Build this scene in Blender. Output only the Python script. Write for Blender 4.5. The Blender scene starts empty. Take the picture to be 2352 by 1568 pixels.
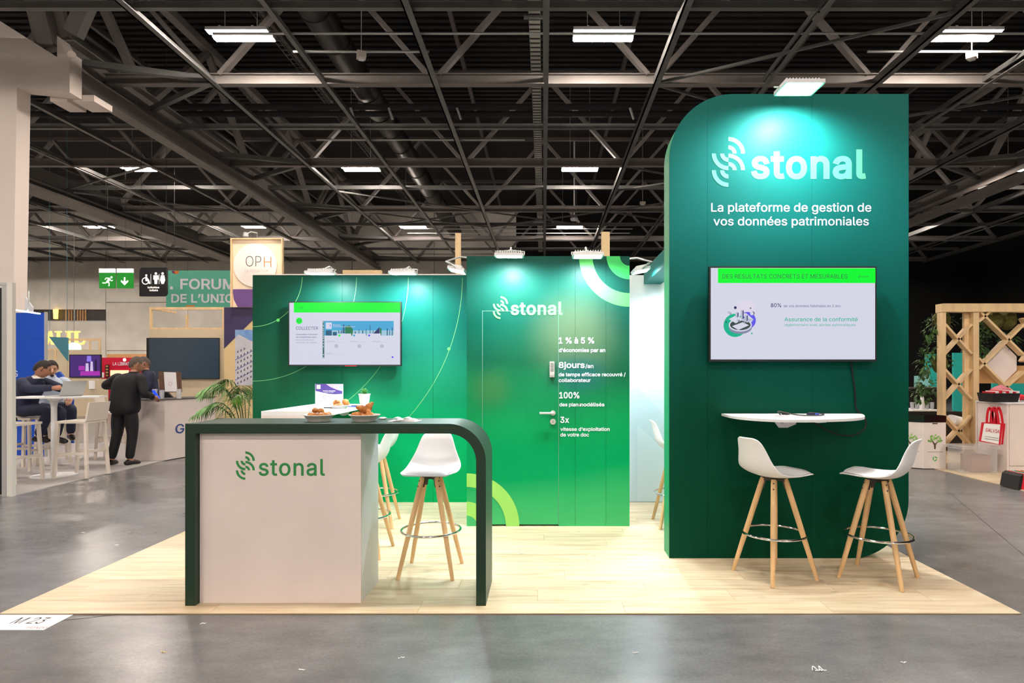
import bpy, bmesh, math, random, os
from mathutils import Vector, Matrix
from mathutils.geometry import delaunay_2d_cdt
random.seed(7)
S = bpy.context.scene
COL = S.collection
PI = math.pi

# ------------------------------------------------------------------ camera, world, exposure, lights
CAMZ = 1.45; F = 1400.0; VX = 1249.0; VY = 855.0      # focal length in pixels of the 2352x1568 frame; the level straight-ahead point
cd = bpy.data.cameras.new('camera'); cam = bpy.data.objects.new('camera', cd); COL.objects.link(cam)
cam.location = (0, 0, CAMZ); cam.rotation_euler = (PI/2, 0, 0)
cd.sensor_width = 36; cd.lens = 36*F/2352
cd.shift_x = -(VX-1176)/2352; cd.shift_y = (VY-784)/2352
cd.clip_start = .05; cd.clip_end = 200
S.camera = cam
w = bpy.data.worlds.new('world'); S.world = w; w.use_nodes = True
w.node_tree.nodes['Background'].inputs[0].default_value = (.9, .85, .8, 1)
w.node_tree.nodes['Background'].inputs[1].default_value = .03
S.view_settings.view_transform = 'Standard'; S.view_settings.look = 'None'
S.view_settings.exposure = 0; S.view_settings.gamma = 1; S.view_settings.use_curve_mapping = False

HALL_LAMP = 350.0       # emission of the warm twin tubes up in the roof
FLOOD = 1.0             # multiplier of the cold floodlights of the stand
HALL_COL = (1, .84, .70); FLOOD_COL = (.84, .96, 1)
# x, y, z, watts, aim
SPOTS = [(1.846, 4.40, 3.475, 165, (1.846, 4.90, 2.3)),
         (-2.336, 6.37, 2.455, 62, (-2.336, 6.87, 1.3)),
         (-1.47, 6.37, 2.455, 88, (-1.47, 6.87, 1.3)),
         (-.303, 5.37, 2.445, 105, (-.303, 5.83, 1.3)),
         (.387, 5.37, 2.445, 84, (.387, 5.83, 1.3)),
         (-.86, 6.05, 2.42, 110, (-1.45, 5.6, 1.0)),
         (.955, 6.1, 2.42, 150, (1.6, 6.1, 1.0))]
for i, (x, y, z, p, aim) in enumerate(SPOTS):
    if p == 0: continue
    ld = bpy.data.lights.new('flood_beam', 'SPOT'); ld.energy = p*FLOOD; ld.color = FLOOD_COL
    ld.spot_size = math.radians(158); ld.spot_blend = .7; ld.shadow_soft_size = .05
    lo = bpy.data.objects.new('flood_beam', ld); COL.objects.link(lo); lo.location = (x, y, z)
    lo.rotation_euler = (Vector(aim)-Vector((x, y, z))).to_track_quat('-Z', 'Y').to_euler()

# ------------------------------------------------------------------ helpers
def W(px, py, Y):
    return ((px-VX)*Y/F, Y, CAMZ-(py-VY)*Y/F)
def X_(px, Y): return (px-VX)*Y/F
def Z_(py, Y): return CAMZ-(py-VY)*Y/F
def lin(c):
    if isinstance(c, str):
        c = tuple(int(c[i:i+2], 16) for i in (0, 2, 4))
    o = []
    for v in c:
        v /= 255
        o.append(v/12.92 if v <= .04045 else ((v+.055)/1.055)**2.4)
    return tuple(o)+(1,)
MATS = {}
def mat(name, c=(200, 200, 200), rough=.5, metal=0, var=0, scale=8, stretch=(1, 1, 1), bump=0, emit=0, alpha=1, trans=0, coat=0, spec=None, c2=None):
    if name in MATS: return MATS[name]
    m = bpy.data.materials.new(name); m.use_nodes = True; nt = m.node_tree; N = nt.nodes; L = nt.links
    b = N['Principled BSDF']; col = lin(c)
    b.inputs['Roughness'].default_value = rough; b.inputs['Metallic'].default_value = metal
    b.inputs['Base Color'].default_value = col; b.inputs['Alpha'].default_value = alpha
    b.inputs['Transmission Weight'].default_value = trans; b.inputs['Coat Weight'].default_value = coat
    if spec is not None: b.inputs['Specular IOR Level'].default_value = spec
    if var or c2 or bump:
        g = N.new('ShaderNodeNewGeometry'); mp = N.new('ShaderNodeMapping'); mp.inputs['Scale'].default_value = stretch
        n = N.new('ShaderNodeTexNoise'); n.inputs['Scale'].default_value = scale; n.inputs['Detail'].default_value = 6
        L.new(g.outputs['Position'], mp.inputs[0]); L.new(mp.outputs[0], n.inputs['Vector'])
        r = N.new('ShaderNodeValToRGB'); r.color_ramp.elements[0].position = .32; r.color_ramp.elements[1].position = .68
        k = 1-var
        r.color_ramp.elements[0].color = lin(c2) if c2 else (col[0]*k, col[1]*k, col[2]*k, 1)
        r.color_ramp.elements[1].color = col if c2 else (min(1, col[0]*(1+var*.6)), min(1, col[1]*(1+var*.6)), min(1, col[2]*(1+var*.6)), 1)
        L.new(n.outputs['Fac'], r.inputs[0]); L.new(r.outputs[0], b.inputs['Base Color'])
        if bump:
            bp = N.new('ShaderNodeBump'); bp.inputs['Strength'].default_value = bump; bp.inputs['Distance'].default_value = .02
            L.new(n.outputs['Fac'], bp.inputs['Height']); L.new(bp.outputs[0], b.inputs['Normal'])
    if emit and name.startswith('screen'): b.inputs['Base Color'].default_value = (.005, .005, .005, 1); b.inputs['Specular IOR Level'].default_value = .1
    if emit:
        b.inputs['Emission Color'].default_value = col; b.inputs['Emission Strength'].default_value = emit
    MATS[name] = m
    return m

def smooth_poly(P, n=5):
    out = []
    for i in range(len(P)-1):
        p0 = P[max(i-1, 0)]; p1 = P[i]; p2 = P[i+1]; p3 = P[min(i+2, len(P)-1)]
        for k in range(n):
            t = k/n
            out.append(tuple(.5*((2*p1[j])+(-p0[j]+p2[j])*t+(2*p0[j]-5*p1[j]+4*p2[j]-p3[j])*t*t+(-p0[j]+3*p1[j]-3*p2[j]+p3[j])*t**3) for j in range(len(p1))))
    out.append(P[-1]); return out
ORI = {}
def ori(o):
    while o is not None and o not in ORI: o = o.parent
    return ORI.get(o, Vector((0, 0, 0))) if o is not None else Vector((0, 0, 0))

class MB:
    """collects shapes given in world coordinates and links them as one mesh object"""
    def __init__(s): s.bm = bmesh.new(); s.M = Matrix.Identity(4)
    def v(s, *ps): return [s.bm.verts.new(s.M @ Vector(p)) for p in ps]
    def face(s, vs):
        try: return s.bm.faces.new(vs)
        except ValueError: return None
    def poly(s, pts): s.face(s.v(*pts)); return s
    def box(s, x0, x1, y0, y1, z0, z1):
        a = s.v((x0, y0, z0), (x1, y0, z0), (x1, y1, z0), (x0, y1, z0), (x0, y0, z1), (x1, y0, z1), (x1, y1, z1), (x0, y1, z1))
        for f in ((3, 2, 1, 0), (4, 5, 6, 7), (0, 1, 5, 4), (1, 2, 6, 5), (2, 3, 7, 6), (3, 0, 4, 7)): s.face([a[i] for i in f])
        return s
    def prism(s, pts, d):
        """pts: planar polygon, d: extrusion vector"""
        d = Vector(d); a = s.v(*pts); b = s.v(*[Vector(p)+d for p in pts])
        s.face(a[::-1]); s.face(b); n = len(a)
        for i in range(n): s.face([a[i], a[(i+1) % n], b[(i+1) % n], b[i]])
        return s
    def bar(s, p, q, wd, ht, up=(0, 0, 1)):
        p = Vector(p); q = Vector(q); d = (q-p).normalized(); u = Vector(up)
        if abs(d.dot(u)) > .98: u = Vector((0, 1, 0))
        sd = d.cross(u).normalized(); u = sd.cross(d).normalized()
        pts = [p+sd*a*wd/2+u*b*ht/2 for a, b in ((-1, -1), (1, -1), (1, 1), (-1, 1))]
        return s.prism(pts, q-p)
    def ring(s, c, r, ax, n, ref=None):
        ax = Vector(ax).normalized(); u = Vector(ref) if ref else (Vector((0, 0, 1)) if abs(ax.z) < .9 else Vector((1, 0, 0)))
        e = ax.cross(u).normalized(); g = ax.cross(e)
        return s.v(*[Vector(c)+(e*math.cos(2*PI*i/n)+g*math.sin(2*PI*i/n))*r for i in range(n)])
    def tube(s, path, r, n=8, closed=False, caps=True):
        P = [Vector(p) for p in path]; m = len(P); rs = r if isinstance(r, (list, tuple)) else [r]*m
        rings = []; ref = None
        for i in range(m):
            if closed: d = P[(i+1) % m]-P[i-1]
            else: d = P[min(i+1, m-1)]-P[max(i-1, 0)]
            d.normalize()
            if ref is None: ref = Vector((0, 0, 1)) if abs(d.z) < .9 else Vector((1, 0, 0))
            e = d.cross(ref).normalized(); g = d.cross(e).normalized(); ref = -g if False else ref
            rings.append(s.v(*[P[i]+(e*math.cos(2*PI*k/n)+g*math.sin(2*PI*k/n))*rs[i] for k in range(n)]))
        for i in range(m if closed else m-1):
            a = rings[i]; b = rings[(i+1) % m]
            for k in range(n): s.face([a[k], a[(k+1) % n], b[(k+1) % n], b[k]])
        if caps and not closed: s.face(rings[0]); s.face(rings[-1][::-1])
        return s
    def lathe(s, c, prof, n=24, sx=1, sy=1):
        """prof: list of (radius, z) from the axis outwards"""
        c = Vector(c); rings = []
        for r, z in prof:
            if r < 1e-6: rings.append(s.v(c+Vector((0, 0, z))))
            else: rings.append(s.v(*[c+Vector((r*sx*math.cos(2*PI*i/n), r*sy*math.sin(2*PI*i/n), z)) for i in range(n)]))
        for a, b in zip(rings, rings[1:]):
            for i in range(n):
                if len(a) == 1 and len(b) == 1: continue
                if len(a) == 1: s.face([a[0], b[i], b[(i+1) % n]])
                elif len(b) == 1: s.face([a[i], a[(i+1) % n], b[0]])
                else: s.face([a[i], a[(i+1) % n], b[(i+1) % n], b[i]])
        return s
    def blob(s, c, rx, ry, rz, jit=0, sub=2, rot=None):
        r = bmesh.ops.create_icosphere(s.bm, subdivisions=sub, radius=1)
        R = Matrix.Rotation(rot, 3, 'Z') if rot else Matrix.Identity(3)
        for v in r['verts']:
            k = 1+random.uniform(-jit, jit)
            v.co = s.M @ (Vector(c)+R @ Vector((v.co.x*rx*k, v.co.y*ry*k, v.co.z*rz*k)))
        return s
    def build(s, name, m, parent=None, smooth=False, bevel=0, fix=True, seg=2):
        o3 = ori(parent)
        if bevel:
            es = [e for e in s.bm.edges if len(e.link_faces) == 2 and e.calc_face_angle(0) > .5]
            bmesh.ops.bevel(s.bm, geom=es, offset=bevel, segments=seg, affect='EDGES', profile=.5)
        if fix: bmesh.ops.recalc_face_normals(s.bm, faces=s.bm.faces)
        for v in s.bm.verts: v.co -= o3
        me = bpy.data.meshes.new(name); s.bm.to_mesh(me); s.bm.free()
        if smooth:
            me.polygons.foreach_set('use_smooth', [True]*len(me.polygons))
            try: me.set_sharp_from_angle(angle=math.radians(42))
            except Exception: pass
        me.materials.append(m if not isinstance(m, str) else MATS[m])
        o = bpy.data.objects.new(name, me); COL.objects.link(o)
        if parent is not None: o.parent = parent
        return o

def tag(o, label, cat, group=None, kind=None):
    if label: o['label'] = label
    if cat: o['category'] = cat
    if group: o['group'] = group
    if kind: o['kind'] = kind
    return o
def thing(name, label, cat, loc=(0, 0, 0), group=None):
    o = bpy.data.objects.new(name, None); COL.objects.link(o); o.location = loc; o.empty_display_size = .1
    ORI[o] = Vector(loc)
    return tag(o, label, cat, group)
def struct(name, loc=(0, 0, 0)):
    o = bpy.data.objects.new(name, None); COL.objects.link(o); o.location = loc; ORI[o] = Vector(loc); o['kind'] = 'structure'; return o
def sbox(name, m, *b, parent=None):
    o = MB().box(*b).build(name, m, parent)
    if parent is None: o['kind'] = 'structure'
    return o
def copy_tree(o, parent=None):
    c = o.copy(); COL.objects.link(c)
    if parent is not None: c.parent = parent
    for ch in list(o.children): copy_tree(ch, c)
    return c
def solo(o, label, cat, group=None, kind=None):
    """recentre a one-mesh thing on its base"""
    me = o.data; xs = [v.co for v in me.vertices]
    c = Vector(((min(v.x for v in xs)+max(v.x for v in xs))/2, (min(v.y for v in xs)+max(v.y for v in xs))/2, min(v.z for v in xs)))
    me.transform(Matrix.Translation(-c)); o.location = c
    ORI[o] = c
    return tag(o, label, cat, group, kind)

# fonts: the interface font that ships inside Blender, else the built-in one
try:
    FNT = bpy.data.fonts.load(os.path.join(bpy.utils.resource_path('LOCAL'), 'datafiles', 'fonts', 'Inter.woff2'))
except Exception:
    FNT = None
def glyph_h(ch):
    c = bpy.data.curves.new('t', 'FONT'); c.body = ch; c.size = 1
    if FNT: c.font = FNT
    t = bpy.data.objects.new('t', c); COL.objects.link(t); dg = bpy.context.evaluated_depsgraph_get(); dg.update()
    me = bpy.data.meshes.new_from_object(t.evaluated_get(dg)); h = max(v.co.y for v in me.vertices)
    bpy.data.objects.remove(t); bpy.data.curves.remove(c); bpy.data.meshes.remove(me); return h
CAP = glyph_h('H'); ASC = glyph_h('l')
def outlines(st_, space):
    c = bpy.data.curves.new('t', 'FONT'); c.body = st_; c.size = 1; c.resolution_u = 3; c.space_character = space; c.fill_mode = 'NONE'
    if FNT: c.font = FNT
    t = bpy.data.objects.new('t', c); COL.objects.link(t)
    dg = bpy.context.evaluated_depsgraph_get(); dg.update()
    me = bpy.data.meshes.new_from_object(t.evaluated_get(dg)); bpy.data.objects.remove(t); bpy.data.curves.remove(c)
    nb = {}
    for e in me.edges:
        a, b = e.vertices; nb.setdefault(a, []).append(b); nb.setdefault(b, []).append(a)
    seen = set(); loops = []
    for v0 in range(len(me.vertices)):
        if v0 in seen or v0 not in nb: continue
        lp = [v0]; seen.add(v0); cur = v0
        while True:
            nx = [q for q in nb[cur] if q not in seen]
            if not nx: break
            nx0 = cur+1 if cur+1 in nx else nx[0]
            lp.append(nx0); seen.add(nx0); cur = nx0
        P = []
        for k in lp:
            q = me.vertices[k].co
            if not P or (q.xy-P[-1]).length > 1e-5: P.append(q.xy.copy())
        if len(P) > 2 and (P[0]-P[-1]).length < 1e-5: P.pop()
        if len(P) > 2: loops.append(P)
    bpy.data.meshes.remove(me); return loops
def area(P): return sum(P[i].x*P[(i+1) % len(P)].y-P[(i+1) % len(P)].x*P[i].y for i in range(len(P)))/2
def text(s, m, parent, o, u, v, width, cap, bold=0, name='lettering', fat=0, asc=CAP, space=1.0):
    """flat lettering: o = world point of the left end of the baseline, u / v = reading and up directions; bold thickens the strokes"""
    b = bold+fat; L_ = outlines(s, space); sg = 1 if area(max(L_, key=lambda P: abs(area(P)))) > 0 else -1; off = []
    for P in L_:
        n_ = len(P); Q = []
        for i in range(n_):
            d1 = (P[i]-P[i-1]); d2 = (P[(i+1) % n_]-P[i])
            d1.normalize(); d2.normalize(); n1 = Vector((d1.y, -d1.x))*sg; n2 = Vector((d2.y, -d2.x))*sg; mn = n1+n2
            if mn.length < 1e-4: mn = n1.copy()
            mn.normalize(); Q.append(P[i]+mn*(b/max(.6, mn.dot(n1))))
        off.append((Q, area(P)*sg > 0, P))
    loops = [q[0] for q in off]; pts = [p for Q in loops for p in Q]; ed = []; k0 = 0; bb = []
    for Q in loops:
        ed += [(k0+i, k0+(i+1) % len(Q)) for i in range(len(Q))]; k0 += len(Q)
        bb.append((min(p.x for p in Q), max(p.x for p in Q), min(p.y for p in Q), max(p.y for p in Q)))
    x0 = min(b_[0] for b_ in bb); x1 = max(b_[1] for b_ in bb)
    sx = width/(x1-x0); sy = cap/(asc+2*b); u = Vector(u); v = Vector(v); o = Vector(o); o3 = ori(parent)
    vo, _, fo = delaunay_2d_cdt(pts, ed, [], 0, 1e-6)[:3]
    def winding(x, y):
        w_ = 0
        for Q, b_ in zip(loops, bb):
            if not (b_[0] < x < b_[1] and b_[2] < y < b_[3]): continue
            pq = Q[-1]
            for q in Q:
                if pq.y <= y < q.y or q.y <= y < pq.y:
                    if pq.x+(y-pq.y)/(q.y-pq.y)*(q.x-pq.x) > x: w_ += 1 if q.y > pq.y else -1
                pq = q
        return w_*sg
    F_ = []
    for f in fo:
        a_, b_, c_ = (vo[k] for k in f)
        if winding((a_.x+b_.x+c_.x)/3, (a_.y+b_.y+c_.y)/3) > 0: F_.append(tuple(f) if (b_-a_).cross(c_-a_) > 0 else tuple(f)[::-1])
    V_ = [o+u*((p.x-x0)*sx)+v*((p.y+b)*sy)-o3 for p in vo]
    me = bpy.data.meshes.new(name); me.from_pydata(V_, [], F_); me.materials.append(m)
    ob = bpy.data.objects.new(name, me); COL.objects.link(ob); ob.parent = parent
    return ob
def ptext(s, m, parent, Y, x0, x1, base, top, **k):
    """lettering on an upright surface facing the aisle at depth Y; extents measured where it stands"""
    return text(s, m, parent, (X_(x0, Y), Y, Z_(base, Y)), (1, 0, 0), (0, 0, 1), (x1-x0)*Y/F, (base-top)*Y/F, **k)
def arc_band(mb, cx, cz, Y, r0, r1, a0, a1, n=16):
    for i in range(n):
        t0 = a0+(a1-a0)*i/n; t1 = a0+(a1-a0)*(i+1)/n
        mb.poly([(cx+r0*math.cos(t0), Y, cz+r0*math.sin(t0)), (cx+r1*math.cos(t0), Y, cz+r1*math.sin(t0)),
                 (cx+r1*math.cos(t1), Y, cz+r1*math.sin(t1)), (cx+r0*math.cos(t1), Y, cz+r0*math.sin(t1))])
def emblem(m, parent, Y, px, py, rp):
    """signal-wave emblem: six quarter rings"""
    cx = X_(px, Y); r = rp*Y/F; cz = Z_(py, Y); mb = MB()
    for ro, ri in ((1, .75), (.5, .25)):
        arc_band(mb, cx, cz, Y, ri*r, ro*r, 0, PI/2); arc_band(mb, cx, cz-r, Y, ri*r, ro*r, 0, PI/2)
        arc_band(mb, cx, cz, Y-.0003, ri*r, ro*r, PI, 1.5*PI); arc_band(mb, cx, cz-r, Y-.0003, ri*r, ro*r, PI, 1.5*PI)
    return mb.build('emblem', m, parent)

# ------------------------------------------------------------------ materials
mat('chipboard_white', (230, 219, 214), .55, var=.04, scale=3)
mat('white_paint', (232, 234, 236), .45, var=.02, scale=3)
mat('white_plastic', (236, 236, 238), .35)
mat('cream_plastic', (226, 216, 204), .45)
mat('frame_green', (8, 48, 28), .42, spec=.5)
MATS['frame_green'].node_tree.nodes['Principled BSDF'].inputs['Sheen Weight'].default_value = .03; MATS['frame_green'].node_tree.nodes['Principled BSDF'].inputs['Sheen Tint'].default_value = (.7, .9, 1, 1)
mat('steel_paint', (128, 122, 118), .55, var=.12, scale=2)
mat('steel_galv', (116, 116, 114), .45, .3, var=.15, scale=3)
mat('steel_dark', (70, 66, 62), .6, .2, var=.2, scale=2)
mat('steel_top_shaded', (84, 76, 72), .6, var=.15, scale=2)  # upper roof steel: the shade above the lamps is put into the colour
mat('duct', (62, 58, 54), .38, .7, var=.2, scale=2)
mat('black', (14, 14, 15), .5)
mat('black_soft', (22, 22, 24), .85, var=.2, scale=20)
mat('chrome', (226, 226, 230), .16, 1)
mat('brushed', (206, 204, 200), .35, .6)
mat('alu', (190, 192, 190), .4, .5)
mat('beech', (218, 180, 130), .42, var=.12, scale=6, stretch=(3, 3, .6))
mat('pine', (226, 196, 150), .55, var=.14, scale=5, stretch=(2, 2, .5))
mat('pine_dark', (196, 152, 100), .55, var=.14, scale=5)
mat('mint', (150, 250, 190), .5)
mat('mint_line', (104, 176, 112), .5)
mat('logo_green', (42, 140, 72), .5)
mat('leaf_green', (84, 200, 92), .5)
mat('lime', (148, 214, 100), .5)
mat('print_white', (226, 226, 236), .5)
mat('tube_light', (255, 240, 228), emit=HALL_LAMP)
mat('flood_face', (232, 246, 255), emit=60)
mat('concrete_wall', (226, 221, 210), .75, var=.13, scale=1.1, bump=.15)
mat('column_paint', (238, 226, 216), .6, var=.03, scale=1)
mat('ceiling_deck', (22, 19, 19), .8, var=.3, scale=.6, stretch=(1, 6, 1))
mat('dark_wall', (12, 13, 12), .9)
mat('carpet', (176, 172, 170), .85, var=.06, scale=4)
mat('beige_wall', (206, 190, 160), .6, var=.03)
mat('skin', (206, 158, 132), .55)
mat('skin_tan', (176, 126, 100), .55)
mat('hair_dark', (34, 26, 22), .7)
mat('hair_grey', (84, 74, 66), .8)
mat('navy', (26, 34, 62), .75, var=.1, scale=30)
mat('suit_black', (14, 15, 22), .7, var=.1, scale=30)
mat('shirt', (190, 204, 222), .7)
mat('shirt_white', (228, 226, 224), .7)
mat('shoe', (22, 18, 17), .35)
mat('ink', (40, 48, 110), .6)
mat('pastry', (204, 136, 62), .5, c2=(150, 84, 34), scale=40, bump=.3)
mat('pastry_light', (222, 160, 88), .5, c2=(176, 104, 48), scale=40, bump=.3)
mat('sugar', (240, 232, 220), .6)
mat('bowl', (232, 228, 220), .4)
mat('paper', (242, 242, 244), .6)
mat('glass', (235, 240, 240), .03, trans=1)
mat('clear_plastic', (232, 234, 238), .12, alpha=.3)
mat('palm', (96, 146, 52), .42, c2=(44, 92, 30), scale=9)
mat('palm_light', (150, 196, 130), .38, c2=(88, 150, 64), scale=9)
mat('palm_stem', (60, 84, 34), .5)
mat('ivy', (66, 108, 40), .5, c2=(30, 62, 20), scale=14)
mat('moss', (96, 92, 30), .9, c2=(58, 58, 18), scale=30, bump=.5)
mat('succulent', (130, 190, 120), .45, c2=(70, 140, 80), scale=60)
mat('red', (206, 20, 44), .5)
mat('red_kiosk', (196, 14, 56), .4)
mat('purple', (72, 52, 128), .5)
mat('purple_dark', (52, 44, 84), .6)
mat('teal_sign', (92, 184, 156), .6)
mat('teal_panel', (30, 170, 160), .6)
mat('teal_wedge', (64, 126, 142), .6)
mat('blue_panel', (12, 74, 186), .35)
mat('screen_white', (226, 228, 246), .3, emit=.86)
mat('screen_green', (0, 252, 50), .3, emit=.95)
mat('screen_ink', (28, 60, 60), .5)
mat('screen_navy', (60, 62, 130), .4, emit=.6)
mat('screen_grey', (150, 156, 186), .4, emit=.75)
mat('screen_teal', (20, 190, 150), .4, emit=.85)
mat('screen_sky', (74, 176, 226), .4, emit=.85)
mat('screen_violet', (104, 96, 246), .4, emit=.85)
mat('screen_dark', (46, 66, 82), .25)
mat('tree_green', (140, 196, 96), .6)
mat('tree_brown', (92, 76, 60), .6)

def wood_floor():
    m = bpy.data.materials.new('oak_floor'); m.use_nodes = True; nt = m.node_tree; N = nt.nodes; L = nt.links; b = N['Principled BSDF']
    g = N.new('ShaderNodeNewGeometry'); oi = N.new('ShaderNodeObjectInfo')
    add = N.new('ShaderNodeVectorMath'); add.operation = 'ADD'; L.new(g.outputs['Position'], add.inputs[0])
    cmb = N.new('ShaderNodeCombineXYZ'); mul = N.new('ShaderNodeMath'); mul.operation = 'MULTIPLY'; mul.inputs[1].default_value = 37
    L.new(oi.outputs['Random'], mul.inputs[0]); L.new(mul.outputs[0], cmb.inputs[0]); L.new(mul.outputs[0], cmb.inputs[2]); L.new(cmb.outputs[0], add.inputs[1])
    mp = N.new('ShaderNodeMapping'); mp.inputs['Scale'].default_value = (1.1, 13, 1); L.new(add.outputs[0], mp.inputs[0])
    n1 = N.new('ShaderNodeTexNoise'); n1.inputs['Scale'].default_value = 1.6; n1.inputs['Detail'].default_value = 9; n1.inputs['Distortion'].default_value = .6; L.new(mp.outputs[0], n1.inputs[0])
    r = N.new('ShaderNodeValToRGB'); e = r.color_ramp.elements
    e[0].position = .30; e[0].color = lin((184, 162, 128)); e[1].position = .62; e[1].color = lin((212, 198, 170))
    k = r.color_ramp.elements.new(.45); k.color = lin((204, 184, 152)); L.new(n1.outputs['Fac'], r.inputs[0])
    # knots
    mp2 = N.new('ShaderNodeMapping'); mp2.inputs['Scale'].default_value = (.9, 2.6, 1); L.new(add.outputs[0], mp2.inputs[0])
    vo = N.new('ShaderNodeTexVoronoi'); vo.inputs['Scale'].default_value = 1.9; L.new(mp2.outputs[0], vo.inputs['Vector'])
    kr = N.new('ShaderNodeValToRGB'); kr.color_ramp.elements[0].position = .015; kr.color_ramp.elements[0].color = (.42, .42, .42, 1)
    kr.color_ramp.elements[1].position = .075; kr.color_ramp.elements[1].color = (1, 1, 1, 1); L.new(vo.outputs['Distance'], kr.inputs[0])
    mx = N.new('ShaderNodeMix'); mx.data_type = 'RGBA'; mx.blend_type = 'MULTIPLY'; mx.inputs[0].default_value = 1
    L.new(r.outputs[0], mx.inputs[6]); L.new(kr.outputs[0], mx.inputs[7])
    hv = N.new('ShaderNodeHueSaturation'); vr = N.new('ShaderNodeMapRange'); vr.inputs[3].default_value = .93; vr.inputs[4].default_value = 1.06
    L.new(oi.outputs['Random'], vr.inputs[0]); L.new(vr.outputs[0], hv.inputs['Value']); L.new(mx.outputs[2], hv.inputs['Color'])
    L.new(hv.outputs[0], b.inputs['Base Color']); b.inputs['Roughness'].default_value = .42; b.inputs['Specular IOR Level'].default_value = .35
    MATS['oak_floor'] = m
wood_floor()

def concrete_floor():
    m = bpy.data.materials.new('polished_concrete'); m.use_nodes = True; nt = m.node_tree; N = nt.nodes; L = nt.links; b = N['Principled BSDF']
    g = N.new('ShaderNodeNewGeometry')
    def noise(s, d, st=(1, 1, 1), dist=0):
        mp = N.new('ShaderNodeMapping'); mp.inputs['Scale'].default_value = st; L.new(g.outputs['Position'], mp.inputs[0])
        n = N.new('ShaderNodeTexNoise'); n.inputs['Scale'].default_value = s; n.inputs['Detail'].default_value = d; n.inputs['Distortion'].default_value = dist
        n.inputs['Roughness'].default_value = .62
        L.new(mp.outputs[0], n.inputs[0]); return n
    a = noise(.8, 7); c = noise(4, 9, (.7, 1.6, 1)); f = noise(60, 3)
    r = N.new('ShaderNodeValToRGB'); e = r.color_ramp.elements; e[0].position = .3; e[0].color = lin((90, 89, 90)); e[1].position = .68; e[1].color = lin((128, 128, 129)); L.new(a.outputs['Fac'], r.inputs[0])
    r2 = N.new('ShaderNodeValToRGB'); e = r2.color_ramp.elements; e[0].position = .32; e[0].color = (.8, .8, .8, 1); e[1].position = .68; e[1].color = (1.08, 1.07, 1.06, 1); L.new(c.outputs['Fac'], r2.inputs[0])
    mx = N.new('ShaderNodeMix'); mx.data_type = 'RGBA'; mx.blend_type = 'MULTIPLY'; mx.inputs[0].default_value = 1; L.new(r.outputs[0], mx.inputs[6]); L.new(r2.outputs[0], mx.inputs[7])
    r3 = N.new('ShaderNodeValToRGB'); e = r3.color_ramp.elements; e[0].position = .3; e[0].color = (.86, .86, .86, 1); e[1].position = .7; e[1].color = (1.08, 1.08, 1.08, 1); L.new(f.outputs['Fac'], r3.inputs[0])
    mx2 = N.new('ShaderNodeMix'); mx2.data_type = 'RGBA'; mx2.blend_type = 'MULTIPLY'; mx2.inputs[0].default_value = 1; L.new(mx.outputs[2], mx2.inputs[6]); L.new(r3.outputs[0], mx2.inputs[7])
    L.new(mx2.outputs[2], b.inputs['Base Color'])
    b.inputs['Roughness'].default_value = .27
    MATS['polished_concrete'] = m
concrete_floor()

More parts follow.
